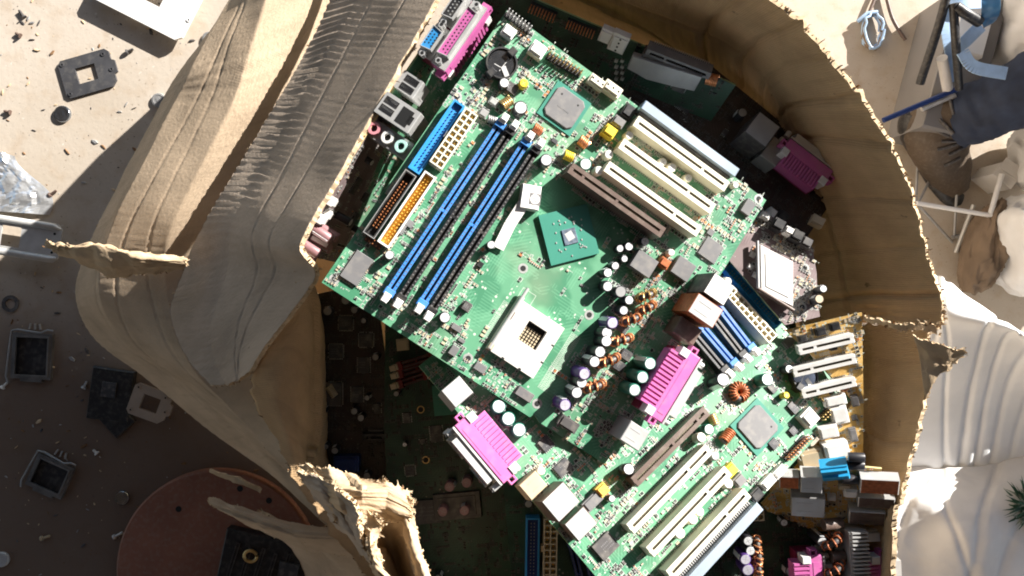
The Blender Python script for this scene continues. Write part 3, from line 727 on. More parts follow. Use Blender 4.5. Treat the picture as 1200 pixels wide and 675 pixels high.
def generic(b, pts, m, n, seed, specks, edge='fr4', dim=False, chips=6, caps=8, avoid=()):
    """fills a board with ordinary parts at random free places"""
    b.pcb(pts, M[m], edge); r = random.Random(seed)
    xs = [p[0] for p in pts]; ys = [p[1] for p in pts]
    def spot(w, d):
        for _ in range(60):
            x, y = r.uniform(min(xs)+w, max(xs)-w), r.uniform(min(ys)+d, max(ys)-d)
            if b.inside(x, y) and b.inside(x+w/2, y+d/2) and b.inside(x-w/2, y-d/2) and b.free(x, y, max(w, d)/2): return x, y
    for _ in range(chips):
        w, d = r.choice(((6, 9), (8, 8), (12, 12), (5, 4), (10, 14))); q = spot(w+3, d+3)
        if q: b.chip(*q, w, d, 1.8, 'chip', 'xy' if w == d else 'x')
    for _ in range(caps):
        q = spot(8, 8)
        if q: b.cap(*q, r.choice((2.5, 3.2, 4)), r.choice((8, 11, 13)), 'sleeve', 'steel_d' if dim else 'captop')
    b.scatter(specks, dim)

# ======================================================= board standing on edge along the left rim, its sockets facing up
p0, p1 = Q(545, -15, 528), Q(424, 162, 528)
Yd = (p1-p0).normalized(); N0 = Vector((0, 0, 1)).cross(Yd)
Xd = (Vector((0, 0, 1))-N0*math.tan(R_(9))).normalized(); Nd = Xd.cross(Yd)
Wb = 170
b = b3 = Board('motherboard', 'green motherboard standing on edge by the left flap, magenta and blue sockets facing up',
          Matrix((Xd, Yd, Nd)).transposed(), p0-Xd*Wb, seed=12)
yof = lambda px, py, D=528: (Q(px, py, D)-p0).dot(Yd)
generic(b, [(0, -20), (Wb, -20), (Wb, 195), (0, 195)], 'pcb', 0, 5, 500, chips=5, caps=6)
b.lpt(Wb+5, yof(547, 52))
y = yof(484, 104)
b.can(Wb-4, y, 18, 14, 17, 'steel', side='steel', name='usb_port', faces=[(y*0-3.2, 3.5, 4.6, 11, 3), (3.2, 3.5, 4.6, 11, 3), (-3.2, 4.5, 1.6, 9, 5), (3.2, 4.5, 1.6, 9, 5)])
y = yof(472, 138)
b.can(Wb-2, y, 22, 17, 30, 'steel', side='steel', name='network_port', faces=[(2.9, 2, 4.6, 11, 3), (-3.6, 2, 4.6, 11, 3), (2.2, 3, 1.8, 9, 4), (-4.3, 3, 1.8, 9, 4), (0, 16.5, 12, 9.5, 2), (0, 24, 6, 4, 2)])
y = yof(457, 164)
m = MB(); m.box(Wb-5, y, 0, 16, 13, 37, 0, 0, .4)
ap = b.part(m, 'audio_port', ['steel_d'])
for z, mm in ((6, 'rose'), (18, 'white'), (30, 'teal')):
    m = MB(); m.M = Matrix.Translation((Wb+3, y, z)) @ Matrix.Rotation(math.pi/2, 4, 'Y')
    n = 20; m.ring([(4.6*math.cos(6.2832*i/n), 4.6*math.sin(6.2832*i/n)) for i in range(n)], [(2.6*math.cos(6.2832*i/n), 2.6*math.sin(6.2832*i/n)) for i in range(n)], 0, 3.2, 0)
    m.cyl(0, 0, 0, 2.6, .4, 1); b.part(m, 'jack', [mm, 'hole'], ap)

# ======================================================= a second board on edge right against the torn flap
p0, p1 = Q(452, 122, 522), Q(346, 296, 522)
Yd = (p1-p0).normalized(); N0 = Vector((0, 0, 1)).cross(Yd)
Xd = (Vector((0, 0, 1))-N0*math.tan(R_(4))).normalized(); Nd = Xd.cross(Yd); L = (p1-p0).length
b = Board('motherboard', 'pale edged board standing against the grey flap, with dusty pink capacitors',
          Matrix((Xd, Yd, Nd)).transposed(), p0-Xd*140, seed=15)
generic(b, [(0, 0), (140, 0), (140, L*.55), (137, L*.58), (140, L*.7), (139, L), (0, L)], 'pcb_brown', 0, 6, 160, edge='fr4_yellow', chips=3, caps=3)
for x, y, h in ((132, L*.83, 15), (127, L*.88, 15), (133, L*.94, 13), (121, L*.81, 15), (131, L*.99, 12), (118, L*.9, 14)):
    b.cap(x, y, 3.6, h, 'sleeve_m', 'sleeve_m')
for x, y in ((134, L*.76), (130, L*.72), (135, L*.64)): b.block(x, y, 6, 7, 5, 'white')

# ======================================================= dark board leaning on the upper wall
p0, p1 = Q(596, -14, 556), Q(862, 100, 566)
Xd = (p1-p0).normalized(); Hd = Vector((0, 0, 1)).cross(Xd)
Yd = (Hd*math.cos(R_(56))+Vector((0, 0, 1))*math.sin(R_(56))).normalized(); Nd = Xd.cross(Yd).normalized(); Yd = Nd.cross(Xd)
L = (p1-p0).length
b = b4 = Board('motherboard', 'dark board leaning on the upper cardboard wall, with copper pin rows',
          Matrix((Xd, Yd, Nd)).transposed(), p0, seed=21)
A = b.at
b.header(*A(620, 12, 8), *A(648, 24, 8), 9, 2, 9, 'black', 'copper'); b.header(*A(664, 31, 8), *A(694, 43, 8), 10, 2, 9, 'black', 'copper')
b.block(*A(709, 44, 7), 9, 12, 7, 'white'); b.block(*A(724, 53, 8), 13, 16, 8, 'white', slots=4)
for k, (pa, pb, mm) in enumerate((((757, 61), (832, 90), 'grey'), ((752, 66), (820, 95), 'dgrey'))):
    xa, ya = A(*pa, 11); xb, yb = A(*pb, 11); b.slot(xa, xb, ya, mm, 'hole', y1=yb, w=6)
xa, ya = A(745, 72, 14); xb, yb = A(812, 98, 14)
m = MB(); m.M = Matrix.Translation(((xa+xb)/2, (ya+yb)/2, 0)) @ Matrix.Rotation(math.atan2(yb-ya, xb-xa), 4, 'Z')
m.prism([(-27, -9), (-10, -12), (12, -9), (27, -6), (27, 8), (-27, 3)], 8, 14, 0, .5); m.box(8, 0, 0, 30, 4, 8, 0)
b.part(m, 'heat_spreader', ['steel_d'])
b.rod_coil(*A(834, 95, 6), 10, 4, .2, 'copper')
for i in range(4):
    for j in range(2): b.part(MB().box(*A(722+j*7, 72+i*7, 2), 0, 2.6, 2.6, 2, 0), 'pin_pad', ['tin'])
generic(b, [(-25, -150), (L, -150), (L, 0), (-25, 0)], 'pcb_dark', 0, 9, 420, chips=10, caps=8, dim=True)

# ======================================================= maroon dark board with a grey socket stack, upper right
b = b5 = Board('motherboard', 'dark maroon board shaded by the right wall, with tall grey socket stack',
          frame(Q(780, 220, 588), Q(840, 140, 600), Q(700, 160, 588)), Q(780, 220, 588), seed=31)
A = b.at
x, y = A(893, 152, 30); b.can(x, y, 21, 20, 31, 'steel_d', side='dgrey', name='network_port')
x, y = A(902, 170, 18); b.can(x-2, y-6, 20, 15, 19, 'steel_d', side='steel_d', name='usb_port')
x, y = A(945, 190, 24); b.lpt(x+8, y, L=42)
for p, w, d, h, mm in (((905, 250), 10, 7, 9, 'white'), ((870, 205), 10, 9, 9, 'black'), ((918, 255), 12, 9, 8, 'black')): b.block(*A(*p, h), w, d, h, mm)
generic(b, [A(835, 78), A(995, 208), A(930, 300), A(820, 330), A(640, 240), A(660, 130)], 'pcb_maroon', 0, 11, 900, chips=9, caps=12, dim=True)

# ======================================================= purple-brown board with a white socket
b = b6 = Board('motherboard', 'purplish brown board with a blank white socket, under the right corner of the top board',
          frame(Q(890, 288, 574), Q(928, 308, 572), Q(880, 235, 580)), Q(890, 288, 574), seed=35)
A = b.at
pts = [A(891, 287, 5), A(929, 307, 5), A(929, 359, 5), A(892, 341, 5)]
m = MB(); m.prism(pts, .2, 5.5, 0, .3); m.prism([(p[0]*.72+sum(q[0] for q in pts)*.07, p[1]*.72+sum(q[1] for q in pts)*.07) for p in pts], 5.5, 6.0, 0, .2)
m2 = MB(); so = b.part(m, 'processor_socket', ['white'])
q0, q1 = A(888, 282, 6), A(889, 338, 6); m2.tube([(*q0, 5), (*q1, 5)], 1.3, 0); q2 = A(930, 364, 4); m2.tube([(*q1, 5), (*q2, 4)], 1.6, 1)
b.part(m2, 'lever', ['steel_d', 'brown'], so)
cx, cy = sum(p[0] for p in pts)/4, sum(p[1] for p in pts)/4; b.occupy(cx, cy, 30, 36)
for p, w, d, h, mm in (((898, 252), 7, 5, 6, 'white'), ((914, 262), 9, 9, 10, 'black'), ((927, 270), 8, 6, 9, 'white'), ((936, 275), 9, 9, 10, 'black'), ((947, 283), 8, 8, 8, 'dgrey'), ((960, 258), 10, 8, 8, 'tanp')):
    b.block(*A(*p, h), w, d, h, mm)
b.cap(*A(965, 338, 12), 3, 12); b.cap(*A(961, 350, 12), 3.6, 10, 'sleeve', 'tanp'); b.cap(*A(878, 262, 8), 3, 8)
for p in ((883, 298), (880, 312), (886, 322)): b.block(*A(*p, 3), 4, 4, 3, 'white')
b.pcb([A(852, 302), A(840, 262), A(880, 236), A(930, 272), A(952, 290), A(957, 320), A(958, 350), A(961, 371), A(920, 381)], M['pcb_brown'], holes=[A(943, 314), A(940, 360)])
b.scatter(170, keep=lambda x, y: 1 if x > cx+14 or y > cy+20 else .12)

# ======================================================= amber board at the right
b = b7 = Board('motherboard', 'amber yellow board with bright white slots, right beside the lower green board',
          frame(Q(925, 386, 574), Q(1010, 366, 566), Q(905, 300, 574)), Q(925, 386, 574), seed=41)
A = b.at
for pa, pb in (((936, 411), (1001, 396)), ((930, 437), (1003, 420)), ((940, 462), (1003, 447))):
    xa, ya = A(*pa, 11); xb, yb = A(*pb, 11); b.slot(xa, xb, ya, 'white', 'cream_in', y1=yb, w=7)
for p, w, d, h, mm in (((942, 397), 6, 5, 7, 'black'), ((963, 389), 7, 6, 8, 'black'), ((980, 383), 7, 6, 8, 'black'), ((978, 408), 5, 4, 7, 'black'), ((985, 402), 6, 5, 6, 'dgrey'),
                       ((980, 470), 16, 8, 9, 'white'), ((985, 487), 12, 14, 9, 'white'), ((972, 507), 14, 10, 12, 'white'), ((982, 529), 18, 12, 14, 'white'), ((952, 540), 18, 15, 12, 'tanp'),
                       ((1003, 470), 5, 9, 5, 'dgrey'), ((1002, 490), 4, 4, 3, 'black'), ((1001, 510), 5, 11, 5, 'grey')):
    b.block(*A(*p, h), w, d, h, mm)
b.cap(*A(990, 455, 8), 3, 8, 'copper', 'copper'); b.rod_coil(*A(968, 465, 4), 8, 3, .3, 'gold')
b.pcb([A(920, 387), A(1010, 366), A(1012, 470), A(1011, 575), A(985, 600), A(900, 600), A(892, 590), A(1001, 472), A(960, 425)], M['pcb_yellow'], 'fr4_yellow')
b.scatter(150)

# ======================================================= board propped up at the lower right, its socket cans pointing at the wall
p0 = Q(915, 560, 572); Xd = Vector((.955, .02, .29)).normalized(); Nd = Vector((-.27, -.50, .82)).normalized()
Yd = Nd.cross(Xd).normalized(); Nd = Xd.cross(Yd).normalized()
b = b8 = Board('motherboard', 'amber board propped up at lower right, with stacked metal cans by the rim',
          Matrix((Xd, Yd, Nd)).transposed(), p0, seed=45)
A = b.at
for p, w, d, h, mm, sd in (((1031, 571), 26, 14, 9, 'rust', 'steel'), ((1027, 590), 25, 10, 8, 'brown', 'steel'), ((1016, 608), 25, 13, 10, 'brown', 'steel'),
                           ((925, 566), 14, 12, 9, 'rust', 'steel'), ((951, 569), 15, 16, 12, 'rail', 'steel'), ((947, 595), 24, 20, 12, 'rail', 'steel_d')):
    b.can(*A(*p, h), w, d, h, mm, side=sd, name='port_can')
m = MB(); m.M = Matrix.Translation((*A(979, 557, 12), 0)) @ Matrix.Rotation(.22, 4, 'Z')
m.box(0, 0, 0, 19, 12, 10, 0, 0, .4); m.box(0, 3.2, 10, 18.5, 3, 3, 0, 0, .4); m.box(0, -2.4, 10, 18.5, 3, 3, 0, 0, .4)
b.part(m, 'card_slot', ['cyan'])
for p, L in (((1003, 537), 11), ((1001, 546), 12), ((996, 563), 11)):
    x, y = A(*p, 5); m = MB(); m.M = Matrix.Translation((x-5, y, 4)) @ Matrix.Rotation(math.pi/2, 4, 'Y')
    m.cyl(0, 0, 0, 3.6, L, 0, 1, 18, .4); b.part(m, 'capacitor', ['sleeve', 'captop'])
for p, w, d, h, mm in (((990, 572), 8, 6, 6, 'tanp'), ((997, 580), 9, 8, 8, 'white'), ((975, 585), 6, 5, 4, 'white')): b.block(*A(*p, h), w, d, h, mm)
b.pcb([(-8, -55), (68, -55), (70, 14), (42, 16), (-8, 4)], M['pcb_yellow'], 'fr4_yellow'); b.scatter(160)

# ======================================================= flat dark board at the lower right corner
b = b9 = Board('motherboard', 'dark green board at the bottom right with a finned heat sink and copper coils',
          frame(Q(900, 640, 592), Q(1000, 635, 590), Q(890, 540, 592)), Q(900, 640, 592), seed=51)
A = b.at
for p, r, h, sl, tp in (((877, 634), 3.8, 16, 'sleeve', 'captop'), ((879, 646), 3.8, 16, 'sleeve', 'captop'), ((873, 656), 4.4, 18, 'sleeve_p', 'captop_p'), ((876, 668), 4.6, 18, 'sleeve_p', 'captop_p'), ((928, 670), 5, 10, 'sleeve', 'captop'),
                        ((919, 612), 3, 10, 'sleeve', 'captop'), ((965, 636), 4, 24, 'sleeve', 'captop')):
    b.cap(*A(*p, h), r, h, sl, tp)
for p, ro in (((886, 638), 1.4), ((888, 652), 1.5), ((888, 667), 1.6)): b.coil(*A(*p, 10), 5.6, 2.8, ro, 'copper')
for p in ((977, 636), (980, 668)): b.coil(*A(*p, 30), 6.5, 3.2, .6, 'rust', z=24)
for p in ((977, 617), (986, 655)):
    x, y = A(*p, 26); m = MB(); m.M = Matrix.Translation((x-7, y+1, 24)) @ Matrix.Rotation(R_(100), 4, 'Y'); m.cyl(0, 0, 0, 4.4, 15, 0, 1, 18, .4); m.cyl(0, 0, 0, 1, 1, 0)
    b.part(m, 'capacitor', ['brown', 'captop'])
x, y = A(1008, 655, 34); m = MB(); m.box(x-5, y, 2, 3, 40, 30, 0)
for i in range(14): m.box(x+1, y-19.5+i*3, 2, 12, 1.1, 33, 0)
b.part(m, 'heat_sink', ['steel'])
x, y = A(968, 692, 27); b.lpt(x, y)
x, y = A(884, 603, 8); b.atx(x, y, 'tanp', 3, 10, 14, 9, 0)
x, y = A(1024, 630, 24); b.block(x, y, 12, 9, 24, 'white')
generic(b, [A(790, 690), A(860, 585), A(1040, 575), A(1052, 640), A(1040, 760), A(790, 760)], 'pcb_dark', 0, 13, 500, chips=6, caps=6, dim=True)

b = Board('motherboard', 'bottom right board showing little but a magenta port beside the cardboard rim',
          frame(Q(1000, 690, 585), Q(1040, 688, 585), Q(998, 600, 585)), Q(1000, 690, 585), seed=55)
A = b.at
x, y = A(1049, 688, 27); b.lpt(x, y, L=46)
generic(b, [A(960, 672), A(1030, 668), A(1028, 760), A(960, 760)], 'pcb_dark', 0, 14, 60, chips=1, caps=2, dim=True)

# ======================================================= dim boards deep in the lower left of the box
b = Board('motherboard', 'dark maroon board deep in shadow inside the box beside the left wall',
          frame(Q(372, 600, 650), Q(470, 600, 652), Q(372, 400, 645)), Q(372, 600, 650), seed=61)
A = b.at
for p in ((415, 482), (423, 490), (378, 482), (440, 419), (392, 528)): b.cap(*A(*p, 11), 3.2, 11, 'sleeve', 'steel_d')
b.chip(*A(385, 462, 4), 22, 20, 4, 'dgrey', 'xy'); b.rod_coil(*A(388, 460, 8), 12, 3, -1, 'tanp'); b.block(*A(405, 545, 12), 22, 14, 12, 'navy')
b.slot(*[A(425, 500, 9)[0], A(452, 525, 9)[0]], A(440, 512, 9)[1], 'black', 'hole', w=6)
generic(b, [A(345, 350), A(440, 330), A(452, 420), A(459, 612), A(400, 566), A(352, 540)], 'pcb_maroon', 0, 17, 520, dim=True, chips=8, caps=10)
b = Board('motherboard', 'dark green shadowed board with dark red memory slots and pinkish cans',
          frame(Q(470, 600, 632), Q(580, 590, 630), Q(460, 480, 634)), Q(470, 600, 632), seed=63)
A = b.at
for pa, pb in (((462, 431), (512, 416)), ((463, 440), (512, 425)), ((463, 452), (505, 438))):
    o = b.dimm(*A(*pa, 9), *A(*pb, 9), m='red', latch='tanp')
for p in ((547, 566), (566, 562), (527, 571), (544, 598), (519, 599)): b.cap(*A(*p, 14), 4.2, 14, 'sleeve_m', 'sleeve_m')
b.chip(*A(528, 408+60, 3), 30, 26, 3, 'sub', ''); b.block(*A(471, 404, 8), 10, 10, 8, 'tanp'); b.block(*A(535, 595, 9), 40, 22, 5, 'dgrey')
b.chip(*A(500, 600, 3), 24, 20, 3, 'dgrey', ''); b.cap(*A(474, 521, 8), 2, 8, 'sleeve', 'captop')
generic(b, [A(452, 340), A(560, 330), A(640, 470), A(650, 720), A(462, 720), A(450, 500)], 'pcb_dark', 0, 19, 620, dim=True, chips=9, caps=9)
for p in ((493, 480), (499, 539)): b.part(MB().cyl(*A(*p), .02, 3.2, .1, 0, seg=20).cyl(*A(*p), .14, 2.4, .08, 1, seg=16), 'mounting_hole', ['gold', 'hole'])
b = Board('motherboard', 'dark board at bottom centre with blue drive connector beside beige power connector',
          frame(Q(605, 690, 604), Q(690, 690, 606), Q(600, 560, 600)), Q(605, 690, 604), seed=65)
A = b.at
b.ide(*A(624, 652, 9), 62, 'blue_ide', w=11, pin='steel_d', inner='navy'); b.atx(*A(645, 645, 13), 'tanp', 10, 11, 50, 13)
for p, q in (((668, 630), (690, 720)), ((684, 630), (704, 720))): b.dimm(*A(*q, 9), *A(*p, 9), m='navy')
b.block(*A(651, 622, 8), 7, 7, 8, 'rust')
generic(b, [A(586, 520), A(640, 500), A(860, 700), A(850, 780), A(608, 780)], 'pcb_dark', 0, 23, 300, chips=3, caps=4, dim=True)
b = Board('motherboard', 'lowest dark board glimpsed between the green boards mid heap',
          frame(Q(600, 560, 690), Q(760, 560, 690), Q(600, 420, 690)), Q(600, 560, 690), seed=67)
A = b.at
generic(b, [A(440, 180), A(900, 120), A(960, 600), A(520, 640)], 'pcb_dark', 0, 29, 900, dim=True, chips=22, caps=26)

# ======================================================= the cardboard box
K = dict(
    inner=card_mat('cardboard_inner_brown', (.60, .405, .225), stripe=.32, wl=14, stain=.35),
    outer=card_mat('cardboard_outer_tan', (.56, .435, .31), stripe=.25, wl=9, stain=.3),
    grey=card_mat('cardboard_worn_liner', (.50, .41, .325), stripe=.16, wl=9, stain=.3),
    pale=card_mat('cardboard_torn_pale', (.58, .44, .29), stripe=.2, wl=7, stain=.3))
M['torn'] = mat('torn_paper_edge', (.56, .43, .28), .95, var=.3, vscale=250, spec=.1)
M['torn_d'] = mat('torn_paper_dark', (.22, .13, .07), .95, var=.3, vscale=250, spec=.1)
box = thing('cardboard_box', P(600, 337, 878)*S, 'big torn brown cardboard box holding the heap of circuit boards', 'box')
BO = P(600, 337, 878)

def cr(p0, p1, p2, p3, t):
    return .5*((2*p1)+(p2-p0)*t+(2*p0-5*p1+4*p2-p3)*t*t+(3*p1-p0-3*p2+p3)*t*t*t)
def spline(pts, n):
    m = len(pts)-1; out = []
    for i in range(n+1):
        u = i/n*m; k = min(int(u), m-1); t = u-k
        g = lambda j: pts[j] if 0 <= j <= m else (2*pts[0]-pts[1] if j < 0 else 2*pts[m]-pts[m-1])
        out.append(cr(g(k-1), g(k), g(k+1), g(k+2), t))
    return out
from mathutils import noise as _nz
def polyl(pts, n):
    m = len(pts)-1; out = []
    for i in range(n+1):
        u = i/n*m; k = min(int(u), m-1); out.append(pts[k].lerp(pts[k+1], u-k))
    return out
def sheet(name, rows, m, nu=40, nv=60, thick=3.5, flute=0.0, wl=8.0, wob=1.2, wsc=.02, jag=(0, 0, 0, 0), fib=0, seed=1, parent=None, creases=(), rawd=False, fmask=None, lin=False, vcre=(), ridge=0.0, flat=False):
    """corrugated sheet through a lattice of points. rows: list over V of lists over U. jag: how ragged the u0,u1,v0,v1 borders are (mm)."""
    rows = [[P(*q) for q in r] for r in rows]
    rr = [(polyl if lin else spline)(r, nu) for r in rows]
    G = [(polyl if flat else spline)([rr[i][j] for i in range(len(rr))], nv) for j in range(nu+1)]     # G[u][v]
    rnd = random.Random(seed); off = Vector((seed*7.3, seed*3.1, 0))
    nvz = lambda a, b: _nz.noise(Vector((a, b, seed*1.7)))
    U = [[0]*(nv+1) for _ in range(nu+1)]; V = [[0]*(nv+1) for _ in range(nu+1)]
    for j in range(nv+1):
        for i in range(1, nu+1): U[i][j] = U[i-1][j]+(G[i][j]-G[i-1][j]).length
    for i in range(nu+1):
        for j in range(1, nv+1): V[i][j] = V[i][j-1]+(G[i][j]-G[i][j-1]).length
    mid = nu//2
    Vm = [V[mid][j] for j in range(nv+1)]
    N = [[None]*(nv+1) for _ in range(nu+1)]
    for i in range(nu+1):
        for j in range(nv+1):
            a = G[min(i+1, nu)][j]-G[max(i-1, 0)][j]; b_ = G[i][min(j+1, nv)]-G[i][max(j-1, 0)]
            n = a.cross(b_); n = n.normalized() if n.length > 1e-6 else Vector((0, 0, 1))
            if n.z < 0: n = -n
            N[i][j] = n
    H = [[None]*(nv+1) for _ in range(nu+1)]
    for i in range(nu+1):
        for j in range(nv+1):
            p = G[i][j]; u = U[i][j]; v = Vm[j]
            d = wob*(_nz.noise(p*wsc+off)+.5*_nz.noise(p*wsc*2.7+off))
            if flute:
                k = 1.0 if fmask is None else fmask(i/nu, j/nv)
                d += flute*k*math.sin(2*math.pi*(v+2.5*nvz(u*.03, v*.05))/wl)*(.55+.6*nvz(u*.05+9, v*.03))
            if ridge:
                q_ = p*wsc*.42+off
                d += ridge*((1-abs(_nz.noise(q_)))**5+.6*(1-abs(_nz.noise(q_*2.3)))**6-.5*(1-abs(_nz.noise(q_*1.7+Vector((4, 4, 4)))))**6)
            for v0, amp, w in vcre: d -= amp*math.exp(-((j/nv-v0+.006*nvz(u*.05, v0*50))/w)**2)
            for cu, cv, s_, amp, w in creases:        # crease: a straight fold in (u,v) fractions with slope
                q = (i/nu-cu)+s_*(j/nv-cv); d -= amp*math.exp(-(q/w)**2)
            e = Vector((0, 0, 0))
            if jag[0]: e += (G[1][j]-G[0][j]).normalized()*jag[0]*(nvz(v*.09, 1)+.6*nvz(v*.31, 2)+.25*nvz(v*.8, 6))*max(0, 1-u/12)
            if jag[1]: e += (G[nu][j]-G[nu-1][j]).normalized()*jag[1]*(nvz(v*.09, 3)+.6*nvz(v*.31, 4)+.25*nvz(v*.8, 5))*max(0, 1-(U[nu][j]-u)/12)
            if jag[2]: e += (G[i][1]-G[i][0]).normalized()*jag[2]*(nvz(u*.09, 11)+.6*nvz(u*.31, 12)+.3*nvz(u*.8, 16))*max(0, 1-v/12)
            if jag[3]: e += (G[i][nv]-G[i][nv-1]).normalized()*jag[3]*(nvz(u*.09, 13)+.6*nvz(u*.31, 14)+.3*nvz(u*.8, 15))*max(0, 1-(Vm[nv]-v)/12)
            H[i][j] = p+N[i][j]*d+e
    vs = []; uv = []
    for L in (0, 1):
        for i in range(nu+1):
            for j in range(nv+1):
                vs.append(H[i][j]-N[i][j]*thick*L-BO); uv.append((U[i][j], Vm[j]))
    n1 = (nu+1)*(nv+1); ix = lambda i, j, L: L*n1+i*(nv+1)+j; fs = []; mi = []
    for i in range(nu):
        for j in range(nv):
            fs.append((ix(i, j, 0), ix(i+1, j, 0), ix(i+1, j+1, 0), ix(i, j+1, 0))); mi.append(0)
            fs.append((ix(i, j, 1), ix(i, j+1, 1), ix(i+1, j+1, 1), ix(i+1, j, 1))); mi.append(0)
    nb = len(fs)
    def rim(seq):
        for a, b_ in zip(seq, seq[1:]):
            fs.append((ix(*a, 0), ix(*b_, 0), ix(*b_, 1), ix(*a, 1))); mi.append(1)
    rim([(0, j) for j in range(nv+1)]); rim([(nu, j) for j in range(nv+1)]); rim([(i, 0) for i in range(nu+1)]); rim([(i, nv) for i in range(nu+1)])
    me = bpy.data.meshes.new(name); me.from_pydata([tuple(v*S) for v in vs], [], fs)
    me.materials.append(K[m] if isinstance(m, str) else m); me.materials.append(M['torn_d' if rawd else 'torn'])
    me.polygons.foreach_set('material_index', mi); me.polygons.foreach_set('use_smooth', [k < nb for k in range(len(fs))])
    ul = me.uv_layers.new(name='UVMap')
    for l in me.loops: ul.data[l.index].uv = uv[l.vertex_index]
    me.update()
    o = bpy.data.objects.new(name, me); link(o, parent or box)
    if fib:      # frayed paper along the ragged borders
        mb = MB()
        edges = []
        if jag[0]: edges += [(0, j, -1, 'u') for j in range(nv+1)]
        if jag[1]: edges += [(nu, j, 1, 'u') for j in range(nv+1)]
        if jag[2]: edges += [(i, 0, -1, 'v') for i in range(nu+1)]
        if jag[3]: edges += [(i, nv, 1, 'v') for i in range(nu+1)]
        for i, j, sg, ax in edges:
            if rnd.random() < .35: continue
            for _ in range(max(1, fib-1)):
                p = H[i][j]-BO-N[i][j]*rnd.uniform(0, thick)
                t = ((G[min(i+1, nu)][j]-G[max(i-1, 0)][j]) if ax == 'u' else (G[i][min(j+1, nv)]-G[i][max(j-1, 0)])).normalized()*sg
                al = ((G[i][min(j+1, nv)]-G[i][max(j-1, 0)]) if ax == 'u' else (G[min(i+1, nu)][j]-G[max(i-1, 0)][j])).normalized()
                p = p+al*rnd.uniform(-3, 3); l = rnd.uniform(.5, 2.4)*(2 if rnd.random() < .06 else 1); w = rnd.uniform(.25, 1.0)
                q = p-t*1.5; e1 = p+t*l*.6+N[i][j]*rnd.uniform(-.9, 1.1)+al*rnd.uniform(-1, 1); e2 = e1+t*l*.4+N[i][j]*rnd.uniform(-1, .9)+al*rnd.uniform(-1.2, 1.2)
                mb.add([q-al*w, q+al*w, e1+al*w*.8, e1-al*w*.8, e2+al*w*.3, e2-al*w*.3], [[0, 1, 2, 3], [3, 2, 4, 5]], rnd.choice((0, 0, 0, 1)))
        f = mb.build('torn_edge', ['torn', 'torn_d'], o); f['kind'] = 'stuff'
    return o

# upper and right wall with its flap opened outwards; rows follow the rim
sheet('side_wall', [
    [(560, 60, 800), (562, 0, 640), (560, -60, 572), (548, -120, 536)],
    [(650, 60, 800), (655, 10, 645), (655, -28, 577), (668, -130, 505)],
    [(745, 90, 800), (738, 40, 650), (732, 5, 585), (770, -120, 492)],
    [(830, 150, 800), (818, 85, 650), (805, 31, 590), (860, -38, 506)],
    [(880, 180, 800), (868, 120, 650), (866, 62, 592), (930, 22, 516)],
    [(900, 210, 800), (905, 160, 650), (910, 112, 592), (987, 88, 522)],
    [(915, 250, 800), (925, 205, 650), (934, 160, 592), (1040, 164, 534)],
    [(920, 290, 800), (938, 258, 650), (962, 232, 596), (1070, 236, 541)],
    [(925, 330, 800), (945, 315, 650), (985, 308, 600), (1084, 300, 546)],
    [(930, 375, 800), (950, 372, 650), (995, 360, 600), (1103, 363, 546)],
    [(930, 405, 800), (955, 398, 650), (1000, 378, 600), (1094, 383, 547)]],
    'inner', nu=90, nv=220, wob=2.2, wsc=.012, jag=(0, 2.2, 0, 3), fib=3, flute=.45, wl=7, seed=2, vcre=((.41, 4, .005), (.535, 4, .005), (.605, 4.5, .005), (.87, 4, .005), (.47, 2, .004), (.70, 1.8, .004), (.78, 1.5, .004), (.33, 3.5, .005)),
    creases=((.665, .5, .02, 4.5, .010), (.69, .5, .02, -2, .010)))
# narrow lower flap by the amber board
sheet('lower_flap', [
    [(965, 392, 680), (1002, 384, 590), (1045, 380, 572), (1086, 386, 550)],
    [(968, 430, 680), (1006, 420, 590), (1050, 428, 572), (1089, 428, 550)],
    [(968, 500, 680), (1008, 480, 590), (1045, 490, 572), (1078, 490, 549)],
    [(965, 560, 680), (1008, 535, 590), (1036, 545, 570), (1063, 545, 548)],
    [(960, 630, 680), (1004, 600, 590), (1030, 610, 570), (1052, 602, 546)],
    [(955, 720, 680), (996, 690, 600), (1028, 690, 570), (1048, 690, 540)]],
    'inner', nu=24, nv=80, wob=1.2, jag=(0, 2.2, 4, 0), fib=3, flute=.4, wl=7, seed=5, vcre=((.28, 1.5, .008), (.5, 2, .008)))
sheet('torn_strip', [[(1070, 392, 545), (1098, 402, 539), (1131, 411, 536)], [(1076, 412, 547), (1100, 418, 541), (1130, 416, 537)], [(1084, 470, 549), (1096, 446, 544), (1112, 428, 539)]],
      'pale', nu=24, nv=16, wob=3, wsc=.05, jag=(0, 3, 3, 3), fib=2, seed=6, thick=2)
sheet('torn_strip', [[(1012, 370, 564), (1050, 379, 549), (1094, 380, 542)], [(1012, 374, 566), (1050, 384, 551), (1096, 390, 543)]],
      'pale', nu=30, nv=6, wob=2, wsc=.06, jag=(0, 4, 3, 3), fib=3, seed=7, thick=2)

